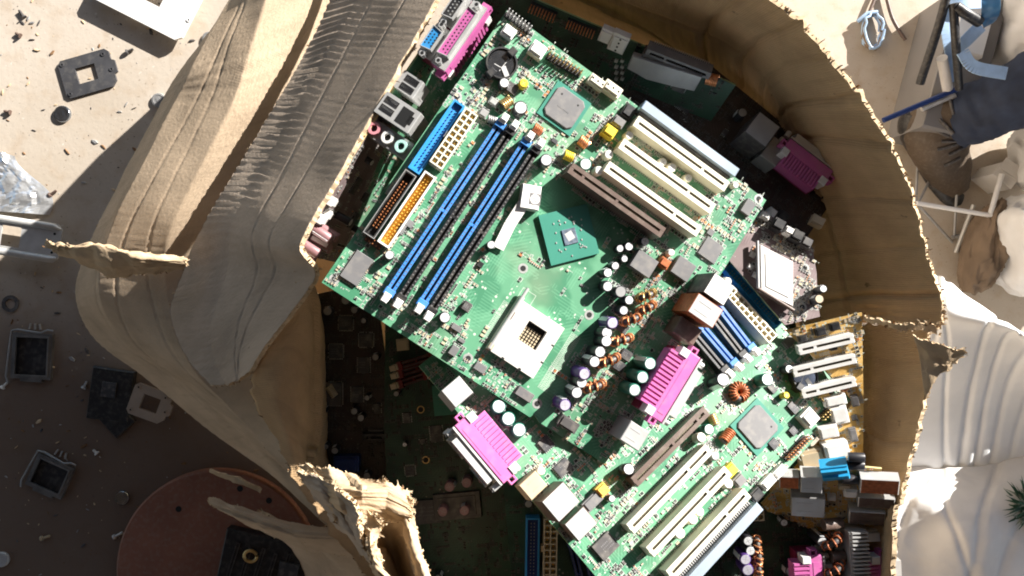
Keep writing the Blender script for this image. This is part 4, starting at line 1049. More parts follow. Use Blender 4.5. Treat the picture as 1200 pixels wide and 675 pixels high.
# the wide worn flap folded out over the left side
def fl(u, v): return max(.07, min(1, (u-.52)*8))*max(.15, min(1, (.62-v)*6)) if u > .45 else .07
sheet('flap', [
    [(545, -60, 526), (500, -60, 553), (452, -60, 594), (408, -60, 622)],
    [(510, 2, 524), (467, 1, 552), (420, -2, 594), (383, 8, 617)],
    [(477, 61, 522), (436, 58, 552), (389, 53, 594), (357, 62, 611)],
    [(435, 137, 520), (395, 133, 551), (349, 124, 594), (322, 124, 612)],
    [(394, 210, 518), (356, 204, 550), (312, 191, 594), (282, 190, 614)],
    [(352, 286, 516), (316, 278, 549), (272, 262, 594), (238, 264, 620)],
    [(369, 322, 522), (323, 318, 556), (266, 318, 598), (208, 335, 630)],
    [(340, 368, 536), (298, 370, 568), (248, 376, 604), (200, 372, 630)],
    [(312, 404, 552), (284, 410, 578), (250, 418, 605), (220, 420, 622)],
    [(292, 436, 566), (280, 444, 583), (265, 452, 597), (248, 452, 606)]],
    'grey', nu=110, nv=200, wob=.35, wsc=.014, jag=(1.6, 1.2, 0, 2), fib=2, flute=1.35, wl=6.2, seed=9, fmask=fl, lin=True,
    creases=((.30, .3, -.10, 1.1, .004), (.44, .75, .16, 1.0, .004)))
# bulging outer side below it, down to the ground
sheet('side_wall', [
    [(420, -120, 640), (330, -60, 622), (290, -40, 680), (300, -30, 760), (330, -20, 868)],
    [(400, 0, 640), (300, 36, 620), (232, 66, 642), (214, 78, 690), (250, 90, 868)],
    [(370, 90, 640), (272, 120, 624), (205, 120, 645), (178, 140, 690), (214, 150, 868)],
    [(330, 180, 642), (226, 212, 632), (160, 206, 652), (134, 226, 698), (170, 240, 868)],
    [(290, 260, 644), (196, 282, 642), (126, 278, 664), (98, 300, 710), (140, 306, 868)],
    [(270, 330, 650), (196, 346, 656), (116, 344, 678), (88, 352, 724), (140, 366, 868)],
    [(285, 400, 640), (220, 424, 648), (146, 400, 700), (110, 398, 752), (160, 420, 868)],
    [(320, 450, 620), (270, 480, 642), (208, 446, 690), (172, 446, 740), (230, 480, 868)],
    [(350, 520, 590), (318, 528, 630), (272, 500, 680), (246, 506, 730), (300, 540, 868)],
    [(400, 600, 585), (380, 598, 620), (346, 560, 670), (330, 566, 720), (372, 600, 868)],
    [(480, 690, 585), (462, 690, 620), (440, 660, 670), (430, 664, 720), (460, 680, 868)],
    [(560, 780, 585), (545, 780, 620), (530, 760, 670), (520, 764, 720), (540, 770, 868)]],
    'outer', nu=170, nv=180, wob=1.8, wsc=.012, flute=.35, wl=9, seed=11, jag=(0, 0, 0, 0), lin=True,
    creases=((.33, .3, .14, .8, .004), (.43, .4, -.10, .9, .004), (.54, .4, .06, .7, .004)))
# inside of the left wall below the flap
sheet('inner_wall', [
    [(345, 300, 540), (356, 320, 560), (362, 340, 590), (372, 345, 700)],
    [(352, 350, 540), (365, 350, 552), (372, 380, 590), (376, 390, 700)],
    [(318, 402, 556), (350, 398, 556), (371, 430, 590), (380, 430, 700)],
    [(292, 452, 572), (330, 458, 566), (368, 486, 590), (385, 490, 700)],
    [(318, 505, 575), (342, 515, 572), (362, 530, 592), (392, 540, 700)],
    [(345, 560, 572), (362, 562, 574), (380, 570, 594), (420, 600, 700)],
    [(400, 640, 572), (425, 640, 576), (450, 640, 594), (480, 660, 700)],
    [(470, 720, 570), (485, 720, 576), (500, 720, 594), (520, 730, 700)]],
    'inner', nu=26, nv=90, wob=1.6, wsc=.02, jag=(6, 0, 0, 0), fib=3, seed=13, flute=.3)
# rolled torn tail sticking out to the left
sheet('torn_strip', [
    [(56, 284, 640), (76, 292, 628), (112, 294, 612), (150, 296, 602), (190, 298, 604), (217, 303, 606)],
    [(60, 287, 630), (82, 290, 612), (116, 287, 596), (152, 298, 588), (190, 303, 594), (218, 306, 602)],
    [(66, 292, 630), (88, 300, 618), (122, 312, 604), (158, 312, 596), (192, 312, 600), (218, 310, 604)],
    [(62, 296, 640), (92, 306, 630), (128, 322, 622), (162, 322, 614), (194, 318, 612), (216, 313, 608)]],
    'pale', nu=60, nv=22, wob=3.2, wsc=.06, jag=(2, 2, 3, 4), fib=3, seed=17, thick=2, flute=.9, wl=3.4, lin=True)
sheet('torn_strip', [[(52, 282, 636), (64, 286, 630), (80, 291, 622), (96, 296, 616)], [(50, 286, 636), (62, 294, 632), (78, 300, 624), (94, 303, 618)]],
      'pale', nu=18, nv=6, wob=1.5, wsc=.08, jag=(2, 2, 2, 2), fib=1, seed=18, thick=2)
# crumpled torn corner at the bottom
sheet('torn_strip', [
    [(350, 545, 532), (385, 548, 508), (418, 562, 514), (452, 562, 496), (484, 578, 509)],
    [(362, 560, 525), (392, 572, 493), (424, 576, 483), (454, 576, 494), (482, 592, 491)],
    [(378, 585, 522), (400, 598, 488), (425, 596, 489), (452, 598, 491), (478, 606, 487)],
    [(392, 606, 511), (412, 612, 512), (428, 610, 493), (446, 612, 504), (470, 612, 494)]],
    'pale', nu=80, nv=60, wob=1.6, wsc=.05, lin=True, flat=True, vcre=((.2, 1.2, .012), (.46, 1.5, .012), (.8, 1.2, .012)), jag=(4, 4, 4, 5), fib=3, seed=19, thick=3, flute=.6, wl=6)
sheet('torn_strip', [
    [(348, 552, 517), (372, 558, 509), (398, 578, 487), (416, 596, 481)],
    [(356, 566, 524), (378, 578, 503), (402, 600, 504), (420, 618, 484)],
    [(372, 590, 529), (392, 604, 521), (410, 626, 499), (426, 640, 491)],
    [(398, 622, 538), (412, 634, 519), (424, 652, 518), (436, 660, 494)]],
    'grey', nu=60, nv=60, wob=1.8, wsc=.06, lin=True, flat=True, creases=((.4, .5, .3, 2, .02), (.7, .5, -.4, 2, .02)), jag=(4, 5, 4, 5), fib=3, seed=20, thick=3, flute=.6, wl=6)
sheet('torn_strip', [
    [(414, 592, 493), (430, 602, 489), (444, 612, 483)], [(418, 612, 485), (434, 618, 486), (448, 618, 485)],
    [(424, 632, 502), (434, 640, 476), (442, 646, 493)], [(430, 656, 505), (440, 664, 485), (452, 676, 485)], [(448, 690, 506), (460, 700, 491), (474, 712, 502)]],
    'pale', nu=40, nv=70, wob=1.8, wsc=.06, lin=True, flat=True, jag=(4, 5, 3, 0), fib=3, seed=21, thick=3, flute=.8, wl=5)
sheet('torn_strip', [
    [(476, 588, 498), (482, 590, 492), (488, 588, 496)], [(470, 612, 498), (477, 612, 490), (484, 610, 496)], [(478, 640, 498), (485, 640, 490), (491, 638, 496)], [(488, 672, 498), (496, 672, 490), (502, 668, 496)], [(510, 720, 498), (516, 720, 492), (522, 716, 496)]],
    'pale', nu=16, nv=60, wob=2.5, wsc=.08, jag=(3, 4, 3, 0), fib=3, seed=22, thick=2.5)
sheet('inner_wall', [[(436, 600, 511), (455, 612, 526), (478, 604, 501)], [(440, 640, 521), (462, 650, 570), (484, 640, 501)], [(452, 690, 526), (476, 700, 580), (500, 680, 501)], [(470, 730, 526), (495, 740, 580), (520, 720, 501)]],
    'pale', nu=20, nv=30, wob=1.5, seed=23)
# long peeled strip along the lower left side
sheet('torn_strip', [
    [(243, 582, 640), (262, 587, 632), (300, 600, 622), (340, 612, 612), (384, 618, 600), (418, 616, 588)],
    [(246, 590, 630), (270, 598, 616), (306, 610, 606), (344, 622, 598), (386, 625, 590), (424, 622, 580)],
    [(252, 594, 634), (276, 606, 622), (310, 620, 612), (348, 632, 602), (388, 632, 594), (432, 630, 582)],
    [(262, 600, 650), (288, 614, 642), (318, 628, 634), (356, 644, 624), (400, 650, 612), (442, 654, 596)]],
    'outer', nu=70, nv=40, wob=1.3, wsc=.05, lin=True, flat=True, jag=(3, 3, 2, 4), fib=3, seed=25, thick=4, flute=.5, wl=5)
sheet('lower_wall', [
    [(300, 602, 660), (318, 618, 690), (345, 650, 720), (370, 700, 760)],
    [(350, 622, 640), (372, 640, 670), (396, 672, 700), (410, 720, 740)],
    [(400, 632, 612), (424, 652, 640), (448, 690, 670), (460, 730, 720)],
    [(440, 650, 600), (462, 680, 620), (490, 720, 650), (500, 760, 700)]],
    'outer', nu=26, nv=50, wob=2.5, wsc=.03, jag=(3, 0, 0, 0), fib=1, seed=26)
sheet('torn_strip', [[(246, 550, 650), (262, 556, 640), (284, 562, 630), (306, 574, 628)], [(245, 553, 652), (260, 560, 644), (282, 568, 634), (305, 578, 630)]],
      'pale', nu=20, nv=6, wob=1.5, wsc=.08, jag=(1, 1, 1, 1), seed=27, thick=1.5)
# lower wall outside the picture and the bottom
sheet('side_wall', [[(500, 720, 590), (470, 740, 700), (440, 700, 868)], [(720, 900, 570), (700, 860, 700), (680, 760, 868)], [(960, 860, 560), (930, 800, 700), (880, 720, 868)], [(1048, 690, 545), (1000, 690, 650), (930, 640, 868)]],
      'outer', nu=14, nv=30, wob=2, seed=28)
sheet('bottom_panel', [[(250, 180, 872), (620, 40, 872)], [(400, 560, 872), (880, 560, 872)]], 'inner', nu=6, nv=6, wob=.5, seed=29)

# ======================================================= the ground
def ground_mat():
    m = bpy.data.materials.new('dusty_concrete'); m.use_nodes = True
    nt = m.node_tree; b = nt.nodes['Principled BSDF']; L = nt.links.new
    b.inputs['Roughness'].default_value = .85; b.inputs['Specular IOR Level'].default_value = .25
    tc = _n(nt, 'ShaderNodeTexCoord')
    def noise(sc, det=6, off=0):
        mp = _n(nt, 'ShaderNodeMapping'); mp.inputs['Location'].default_value = (off, off*.7, 0); L(tc.outputs['Object'], mp.inputs['Vector'])
        n = _n(nt, 'ShaderNodeTexNoise'); n.inputs['Scale'].default_value = sc; n.inputs['Detail'].default_value = det; L(mp.outputs[0], n.inputs['Vector']); return n
    def rng(src, a, b_, c=0.0, d=1.0):
        r = _n(nt, 'ShaderNodeMapRange'); r.inputs[1].default_value = a; r.inputs[2].default_value = b_; r.inputs[3].default_value = c; r.inputs[4].default_value = d; L(src, r.inputs[0]); return r.outputs[0]
    def mix(f, a, col):
        x = _n(nt, 'ShaderNodeMix', data_type='RGBA'); L(f, x.inputs[0])
        if isinstance(a, tuple): x.inputs[6].default_value = (*a, 1)
        else: L(a, x.inputs[6])
        x.inputs[7].default_value = (*col, 1); return x.outputs[2]
    c = mix(rng(noise(5).outputs['Fac'], .3, .7), (.45, .385, .31), (.56, .495, .42))
    c = mix(rng(noise(38, 8, 3).outputs['Fac'], .5, .75, 0, .5), c, (.40, .29, .19))
    c = mix(rng(noise(240, 4, 5).outputs['Fac'], .63, .72, 0, .6), c, (.22, .17, .13))
    c = mix(rng(noise(130, 3, 8).outputs['Fac'], .68, .74, 0, .7), c, (.66, .62, .55))
    # shade painted into the ground colour: soft dark brown area at the lower left
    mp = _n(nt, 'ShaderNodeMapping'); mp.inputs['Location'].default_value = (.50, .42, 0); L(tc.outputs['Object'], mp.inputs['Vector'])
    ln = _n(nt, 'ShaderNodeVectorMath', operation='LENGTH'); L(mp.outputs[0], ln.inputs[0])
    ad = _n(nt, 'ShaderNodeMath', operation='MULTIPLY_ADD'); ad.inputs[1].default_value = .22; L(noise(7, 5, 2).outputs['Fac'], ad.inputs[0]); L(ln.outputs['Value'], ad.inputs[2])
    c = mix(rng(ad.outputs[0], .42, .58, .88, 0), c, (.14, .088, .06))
    L(c, b.inputs['Base Color'])
    bp = _n(nt, 'ShaderNodeBump'); bp.inputs['Strength'].default_value = .25; bp.inputs['Distance'].default_value = .0012
    L(noise(160, 8, 1).outputs['Fac'], bp.inputs['Height']); L(bp.outputs[0], b.inputs['Normal'])
    return m
n = 40; E_ = 6000
me = bpy.data.meshes.new('ground')
vs = [((-E_+2*E_*i/n)*S, (-E_+2*E_*j/n)*S, 0) for i in range(n+1) for j in range(n+1)]
me.from_pydata(vs, [], [(i*(n+1)+j, (i+1)*(n+1)+j, (i+1)*(n+1)+j+1, i*(n+1)+j+1) for i in range(n) for j in range(n)])
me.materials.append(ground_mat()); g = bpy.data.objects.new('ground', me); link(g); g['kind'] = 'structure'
# crumbs
mb = MB(); r = random.Random(77)
for i in range(520):
    px, py = r.uniform(-40, 330), r.uniform(-10, 690)
    p = P(px, py, 880); a = r.uniform(0, 6.28); q = r.random()**3
    mb.M = Matrix.Translation((p.x, p.y, 0)) @ Matrix.Rotation(a, 4, 'Z')
    w = .7+q*4; d = .5+q*2.0*r.random(); h = .3+q*1.2
    mb.prism([(-w, -d*.4), (-w*.1, -d), (w, -d*.2), (w*.7, d*.8), (-w*.5, d)], 0, h, r.choice((0, 1, 2, 3)), h*.3)
o = mb.build('debris', ['torn', 'torn_d', 'steel_d', 'dgrey']); tag(o, 'small crumbs of dirt and scrap scattered on the ground left of the box', 'debris', kind='stuff')

def gobj(name, label, cat, px, py, rot, group=None, D=880, z=None):
    p = P(px, py, D); m = Matrix.Translation((p.x*S, p.y*S, (CAM-D)*S if z is None else z*S)) @ Matrix.Rotation(rot, 4, 'Z')
    return thing(name, None, label, cat, group, m)

def plate_pts(w, d, ch, tab=0):
    a, b_ = w/2, d/2
    q = [(-a+ch, -b_), (a-ch*1.6, -b_), (a, -b_+ch*1.6)]
    if tab: q += [(a, -tab), (a+4, -tab+2), (a+4, tab-2), (a, tab)]
    return q+[(a, b_-ch), (a-ch, b_), (-a+ch, b_), (-a, b_-ch), (-a, -b_+ch)]

def back_plate(name, label, px, py, rot, w, d, m, hole, th=3.0, inset='hole', z=0, tab=9, bosses=True):
    t = gobj(name, label, 'plate', px, py, rot, z=z)
    pts = plate_pts(w, d, 4, tab); hx, hy, hw, hd = hole; k = len(pts)
    inner = []
    cx, cy = hx, hy
    for x, y in pts:           # inner square hole with as many corners as the outline
        g = math.atan2(y-cy, x-cx); c, s_ = math.cos(g), math.sin(g); l = min(hw/2/max(1e-6, abs(c)), hd/2/max(1e-6, abs(s_))); inner.append((cx+c*l, cy+s_*l))
    # keep true corners of the hole
    for q in ((hx-hw/2, hy-hd/2), (hx+hw/2, hy-hd/2), (hx+hw/2, hy+hd/2), (hx-hw/2, hy+hd/2)):
        i = min(range(k), key=lambda i: (inner[i][0]-q[0])**2+(inner[i][1]-q[1])**2); inner[i] = q
    mb = MB(); mb.ring(pts, inner, 0, th, 0)
    mb.build('plate_body', [m], t)
    if bosses:
        for x, y in ((-w/2+5, -d/2+5), (-w/2+5, d/2-5), (w/2-7, d/2-6), (w/2-2, -3)):
            b_ = MB(); nn = 14; b_.ring([(x+2.4*math.cos(6.2832*i/nn), y+2.4*math.sin(6.2832*i/nn)) for i in range(nn)], [(x+1.2*math.cos(6.2832*i/nn), y+1.2*math.sin(6.2832*i/nn)) for i in range(nn)], th, th+.9, 0)
            b_.cyl(x, y, th+.02, 1.2, .1, 1, seg=12); b_.build('screw_hole', [m, 'hole'], t)
    return t
M['plate_black'] = mat('black_fibre_plate', (.05, .05, .055), .6, var=.2, dust=.12)
M['plate_white'] = mat('white_painted_plate', (.80, .79, .77), .4, var=.04, dust=.12)
M['plate_cream'] = mat('cream_plate', (.50, .40, .31), .55, var=.1, dust=.3)
back_plate('mounting_plate', 'black square plate with a square hole and a side tab, flat on the sunlit ground', 104, 87, R_(16), 62, 46, 'plate_black', (-1, 0, 24, 19))
back_plate('mounting_plate', 'large glossy white plate with a dark cut-out, at the top edge above the black plate', 178, 0, R_(-27), 118, 62, 'plate_white', (6, 6, 27, 22), 4, z=9, tab=0)
back_plate('mounting_plate', 'cream plate with a square black window, in shadow against the box side', 181, 471, R_(-20), 46, 38, 'plate_cream', (1, 0, 21, 18), 3, tab=8, z=10)
p = gobj('chip_carrier', 'black plastic carrier lying in shadow under the cream plate', 'chip carrier', 132, 462, R_(-8))
m = MB(); m.box(0, 0, 0, 50, 62, 6, 0, 0, 1.5); m.box(8, -26, 0, 40, 30, 5, 0, -.7, 1); m.build('carrier_body', ['black'], p)
m = MB(); m.box(-2, 6, 6, 17, 18, 1.2, 0, 0, .3); m.build('centre_pad', ['chip'], p)
# discs, coins and washer
def disc(name, label, px, py, r, m, h=3, ring=None, dome=False, rot=0):
    t = gobj(name, label, name.split('_')[-1], px, py, rot)
    mb = MB()
    if ring:
        nn = 24; mb.ring([(r*math.cos(6.2832*i/nn), r*math.sin(6.2832*i/nn)) for i in range(nn)], [(ring*math.cos(6.2832*i/nn), ring*math.sin(6.2832*i/nn)) for i in range(nn)], 0, h, 0)
        mb.build('washer_body', [m], t)
    else:
        mb.cyl(0, 0, 0, r, h, 0, seg=28, bev=.8); mb.build('disc_body', [m], t)
        k = MB(); k.ring([(r*.78*math.cos(6.2832*i/24), r*.78*math.sin(6.2832*i/24)) for i in range(24)], [(r*.68*math.cos(6.2832*i/24), r*.68*math.sin(6.2832*i/24)) for i in range(24)], h, h+.35, 0)
        k.box(0, 0, h, r*.5, r*.7, .3, 0, .4); k.build('raised_mark', [m], t)
    return t
disc('coin_cell', 'grey coin cell battery on the sunlit ground below the black plate', 74, 134, 10, 'celld', 3.2)
disc('coin_cell', 'pale grey coin cell battery by the corner of the white plate', 246, 46, 8.6, 'steel_d', 3.2)
disc('coin_cell', 'coin cell battery half hidden against the upper side of the box', 187, 118, 8.6, 'steel_d', 3.2)
disc('coin_cell', 'dull coin cell battery lying in shadow left of the brown disc', 144, 583, 8.6, 'celld', 3.2)
disc('washer', 'dark round washer in shadow at the left edge under the metal bracket', 13, 356, 10, 'dgrey', 2, ring=6)
disc('coin_cell', 'bright coin cell battery at the bottom left edge of the picture', 3, 655, 9, 'steel', 3.2)
# metal bracket at the left edge
t = gobj('metal_bracket', 'shiny folded steel bracket with a square window, at the left edge under the torn strip', 'bracket', 28, 279, R_(-9), z=14)
m = MB(); m.ring([(-70, -23), (47, -23), (53, -17), (53, 17), (47, 23), (-70, 23)], [(-17, -12), (5, -12), (6, -11), (6, 11), (5, 12), (-17, 12)], 0, 1.4, 0); m.build('bracket_plate', ['steel'], t)
for s_ in (-1, 1):
    m = MB(); m.tube([(-70, s_*19, 1.5), (44, s_*19, 1.5), (51, s_*17, 0)], [4.2, 4.2, 2], 0, 10); m.build('rolled_edge', ['steel'], t)
for y in (-11, 11):
    m = MB(); m.cyl(45, y, 1.4, 1.6, .15, 0, seg=12); m.build('rivet_hole', ['hole'], t)
# foil sheet
t = gobj('foil_sheet', 'crumpled shiny foil sheet at the left edge of the sunlit ground', 'foil', 18, 203, 0)
M['foil'] = mat('crumpled_foil', (.80, .82, .84), .28, .75, var=.15, bump=.6, bscale=120)
nn = 26; vs = []; r = random.Random(5)
for i in range(nn+1):
    for j in range(nn+1):
        u, v = i/nn, j/nn; x = -70+u*(112-30*v+12*math.sin(v*5)); y = -42+v*(84-14*u)-8*u
        z = 4+5*abs(_nz.noise(Vector((x*.05, y*.05, 3))))+3*abs(_nz.noise(Vector((x*.15, y*.13, 1))))
        vs.append((x, y, z*(1-.8*max(0, u-.8)*5)+.5))
mb = MB(); mb.add(vs, [[i*(nn+1)+j, (i+1)*(nn+1)+j, (i+1)*(nn+1)+j+1, i*(nn+1)+j+1] for i in range(nn) for j in range(nn)], 0, False); mb.build('foil_body', ['foil'], t)
# socket frames
M['frame_metal'] = mat('tarnished_steel', (.20, .19, .18), .5, .6, var=.3, dust=.1)
def socket_frame(label, px, py, rot, w, d):
    t = gobj('socket_frame', label, 'socket frame', px, py, rot, 'loose processor socket frames in the shadow')
    m = MB(); m.frame(0, 0, 0, w, d, 5, 3.6, 0); m.frame(0, 0, 4, w-6, d-6, 2.2, 2, 0)
    m.box(0, -d/2-1.5, 0, w*.55, 4, 4, 0, 0, .6); m.build('frame_body', ['frame_metal'], t)
    m = MB(); m.box(0, 0, .4, w-7, d-7, 1.2, 0); m.build('cover_plate', ['black'], t)
    m = MB(); m.tube([(-w/2-4, -d/2-6, 3), (-w/2-6, -d/2+2, 4), (-w/2-3, d/2-8, 4), (-w/2-2, d/2+2, 4), (-w/2+6, d/2+4, 5), (w/2-14, d/2+1, 5), (w/2-6, d/2+5, 5), (w/2, d/2+4, 4)], 1.1, 0, 8); m.build('load_lever', ['steel_d'], t)
    for x in (-6, 0, 6):
        m = MB(); m.box(x, d/2+8, 0, 1.6, 7, 2, 0, .2*x/6); m.build('clip_tooth', ['steel'], t)
socket_frame('steel socket frame with a wire lever, in shadow near the left edge', 40, 417, R_(-3), 47, 54)
socket_frame('smaller tilted socket frame alone in the deep shadow at lower left', 61, 557, R_(-24), 46, 40)
# small scrap screws and clips
def screw(label, px, py, rot, L=7, m='dgrey', name='screw', z=0):
    t = gobj(name, label, name, px, py, rot, 'small screws and bits on the ground', z=z)
    k = MB(); k.M = Matrix.Translation((0, 0, 2.2)) @ Matrix.Rotation(math.pi/2, 4, 'Y'); k.cyl(0, 0, 0, 1.3, L, 0, seg=10)
    for i in range(int(L/1.1)): k.cyl(0, 0, .4+i*1.1, 1.6, .45, 0, seg=10)
    k.build('threaded_shank', [m], t); k = MB(); k.M = Matrix.Translation((0, 0, 2.2)) @ Matrix.Rotation(math.pi/2, 4, 'Y'); k.cyl(0, 0, -1.8, 3, 1.8, 0, seg=14, bev=.4); k.build('screw_head', [m], t)
screw('dark screw at the top left of the sunlit ground', 29, 20, 2.2, 9)
screw('dark stubby screw between the black plate and the box', 151, 61, .4, 7)
screw('tiny brown screw at the left edge above the foil sheet', 12, 132, 2.9, 6, 'brown')
screw('small dark screw just above the steel bracket', 61, 228, .6, 8, 'brown')
screw('pale screw lying in shadow beside the black chip carrier', 100, 453, 1.1, 7, 'steel')
screw('pale screw alone in shadow above the brown disc', 114, 530, 2.4, 5, 'white')
screw('whitish bent clip in shadow at the bottom left of the brown disc', 136, 628, .5, 10, 'white')
screw('small pale screw in shadow below the tilted socket frame', 51, 630, .3, 9, 'tanp')
screw('white plastic stud in shadow beside the first socket frame', 5, 453, .8, 7, 'white')
screw('dark screw near the top edge right of the first dark screw', 24, 42, 2.6, 5, 'brown')
# brown round lid and slotted case under it
t = gobj('round_lid', 'big reddish brown round lid lying half under the box at the bottom', 'lid', 258, 664, 0)
M['lid'] = mat('reddish_brown_paint', (.29, .12, .075), .5, var=.18, vscale=20, dust=.2, bump=.08)
m = MB(); m.cyl(0, 0, 0, 118, 12, 0, seg=72, bev=2.5); m.build('lid_body', ['lid'], t)
for x, y in ((-44, 72), (28, 96), (62, 82)):
    m = MB(); m.cyl(x, y, 12.02, 3.6, .12, 0, seg=16); m.build('bolt_hole', ['hole'], t)
p = gobj('slotted_panel', 'black slotted panel lying on the brown lid under the torn strip', 'panel', 318, 668, R_(-12), z=13)
m = MB(); m.box(0, 0, 0, 108, 96, 14, 0, 0, 1.5); m.build('panel_body', ['black'], p)
for i in range(5):
    m = MB(); m.frame(-40+i*15, 4, 14, 4.2, 62-6*(i % 2), 1.6, 1.1, 0, R_(-6)); m.build('slot', ['dgrey'], p)
m = MB(); m.box(26, 8, 14, 22, 34, 3, 0, 0, .5); m.build('small_chip', ['chip'], p)
t = gobj('brass_ring', 'small brass cable ring on the black slotted panel', 'ring', 304, 641, .3, z=30)
nn = 20; m = MB(); m.tube([(7*math.cos(6.2832*i/nn), 7*math.sin(6.2832*i/nn), 2*math.sin(6.2832*i/nn)) for i in range(nn)], 1.9, 0, 10); m.build('ring_body', ['gold'], t)

# ======================================================= lower yard on the right
GD = 1500.0
g.name = 'lower_ground'; g.location = (0, 0, (CAM-GD)*S)
n2 = 30
me = bpy.data.meshes.new('platform')
x0, x1, y0, y1, zz = -3000, 292, -3000, 3000, (CAM-GD)*S
mb = MB(); mb.prism([(x0, y0), (x1-60, y0), (x1-20, -200), (x1, 150), (x1-10, 700), (x1-40, y1), (x0, y1)], CAM-GD, 0, 0, 6)
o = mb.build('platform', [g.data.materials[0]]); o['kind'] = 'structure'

M['tarp'] = mat('white_woven_tarp', (.79, .80, .81), .45, var=.05, vscale=14, bump=.25, bscale=90)
M['sackw'] = mat('white_sack_cloth', (.80, .80, .80), .6, var=.06, vscale=20, bump=.3, bscale=160)
M['sackg'] = mat('greyish_sack_cloth', (.64, .62, .60), .6, var=.12, vscale=12, bump=.3, bscale=120)
M['sackb'] = mat('brown_sack_cloth', (.20, .145, .10), .85, var=.3, vscale=12, bump=.3, bscale=120)
M['jeans'] = mat('dark_denim', (.022, .032, .062), .85, var=.35, vscale=35, bump=.3, bscale=600)
M['boot'] = mat('brown_leather', (.075, .052, .034), .6, var=.3, vscale=14, dust=.1, bump=.2, bscale=200)
M['casegrey'] = mat('grey_painted_case', (.20, .19, .185), .55, var=.1, vscale=8)
M['ltblue'] = mat('pale_blue_strap', (.36, .52, .74), .5, var=.12)
M['strapblue'] = mat('blue_plastic_sheet', (.04, .15, .33), .4, var=.2)

def sack(name, label, px, py, D, w, d, h, m, seed, rot=0.0, lump=.16, flat=2.6):
    t = thing(name, P(px, py, D)*S, label, name.split('_')[-1]); t.rotation_euler = (0, 0, rot)
    n, k = 80, 48; vs = []
    for j in range(k+1):
        b_ = -math.pi/2+math.pi*j/k
        for i in range(n):
            a = 2*math.pi*i/n; sg = lambda x, p: math.copysign(abs(x)**p, x)
            x = sg(math.cos(a), .7)*sg(math.cos(b_), .7); y = sg(math.sin(a), .7)*sg(math.cos(b_), .7); z = sg(math.sin(b_), .8)
            q = Vector((x, y, z)); f = 1+lump*_nz.noise(q*1.3+Vector((seed*5, 0, 0)))+lump*.6*_nz.noise(q*3.1+Vector((seed*3, 1, 0)))+lump*.25*_nz.noise(Vector((x*8, y*8, z*2+seed)))+lump*.7*(1-abs(_nz.noise(q*2.6+Vector((seed, seed, 2)))))**5
            vs.append((x*w/2*f, y*d/2*f, max(0, (z+1)*h/2*f)))
    fs = [[j*n+i, j*n+(i+1) % n, (j+1)*n+(i+1) % n, (j+1)*n+i] for j in range(k) for i in range(n)]
    mb = MB(); mb.add(vs, fs, 0, True); mb.build('cloth_body', [m], t)
    nk = MB(); r = random.Random(seed); nk.tube([(w*.1, d*.1, h*.95), (w*.14, d*.12, h*1.05), (w*.2, d*.18, h*1.1)], [w*.09, w*.05, w*.1], 0, 12); nk.build('tied_neck', [m], t)
    return t

def cloth(name, label, rows, m, nu=40, nv=40, wob=8, wsc=.008, seed=1, cat='tarp', thick=1.5, creases=(), ridge=0):
    t = thing(name, P(*rows[0][0])*S, label, cat)
    o = sheet('cloth_sheet', rows, M[m], nu, nv, thick, 0, 8, wob, wsc, (0, 0, 0, 0), 0, seed, t, creases, ridge=ridge)
    o.location = BO*S-t.location; return t

# grey case and things around it
a0, a1 = P(1038, 165, GD), P(1078, 15, GD); dr = (a1-a0).normalized(); out = Vector((dr.y, -dr.x, 0)); Lc = (a1-a0).length
t = thing('metal_case', None, 'grey case standing on the yard above the boot, its long side in shadow', 'case', None,
          Matrix.Translation(((a0+a1)/2+out*48)*S) @ Matrix.Rotation(math.atan2(dr.y, dr.x), 4, 'Z'))
m = MB(); m.box(0, 0, 0, Lc, 96, 132, 0, 0, 4); m.build('case_body', ['casegrey'], t)
m = MB(); m.box(Lc*.25, 10, 132, Lc*.42, 60, 16, 0, 0, 3); m.build('white_lid', ['sackw'], t)
m = MB(); m.box(-Lc*.2, -58, 0, Lc*.5, 18, 90, 0, 0, 2); m.build('brown_backing', ['sackb'], t)
def rod(name, label, pts, r, m, cat=None, group=None):
    q = [P(*p) for p in pts]; b0 = q[-1]; t = thing(name, b0*S, label, cat or name.replace('_', ' '), group)
    mb = MB(); mb.tube(spline([v-b0 for v in q], 24), r, 0, 12); mb.build('rod_body', [m], t); return t
rod('black_tube', 'black tube running down from the top edge to the boot, left one of two', [(1113, -20, 1240), (1100, 30, 1270), (1078, 98, 1330)], 7.5, 'black', 'tube')
rod('black_tube', 'black tube standing nearly upright in the picture, right of the longer slanting one', [(1117, 4, 1250), (1120, 50, 1270), (1124, 104, 1330)], 7, 'black', 'tube')
rod('black_strap', 'short black strap slanting under the blue sheet', [(1120, 8, 1250), (1132, 16, 1250), (1148, 26, 1260)], 9, 'black', 'strap')
rod('pale_post', 'grey post foot between the two black tubes', [(1104, 68, 1300), (1108, 90, 1330), (1112, 112, 1370)], 9, 'sackg', 'post')
rod('blue_pencil', 'dark blue and white rod lying above the boot', [(1035, 141, 1370), (1075, 124, 1365), (1122, 104, 1350)], 5, 'navy', 'rod')
rod('pale_rod', 'white rod lying against the dark blue one above the boot', [(1080, 128, 1368), (1100, 119, 1364), (1119, 112, 1360)], 5, 'steel', 'rod')
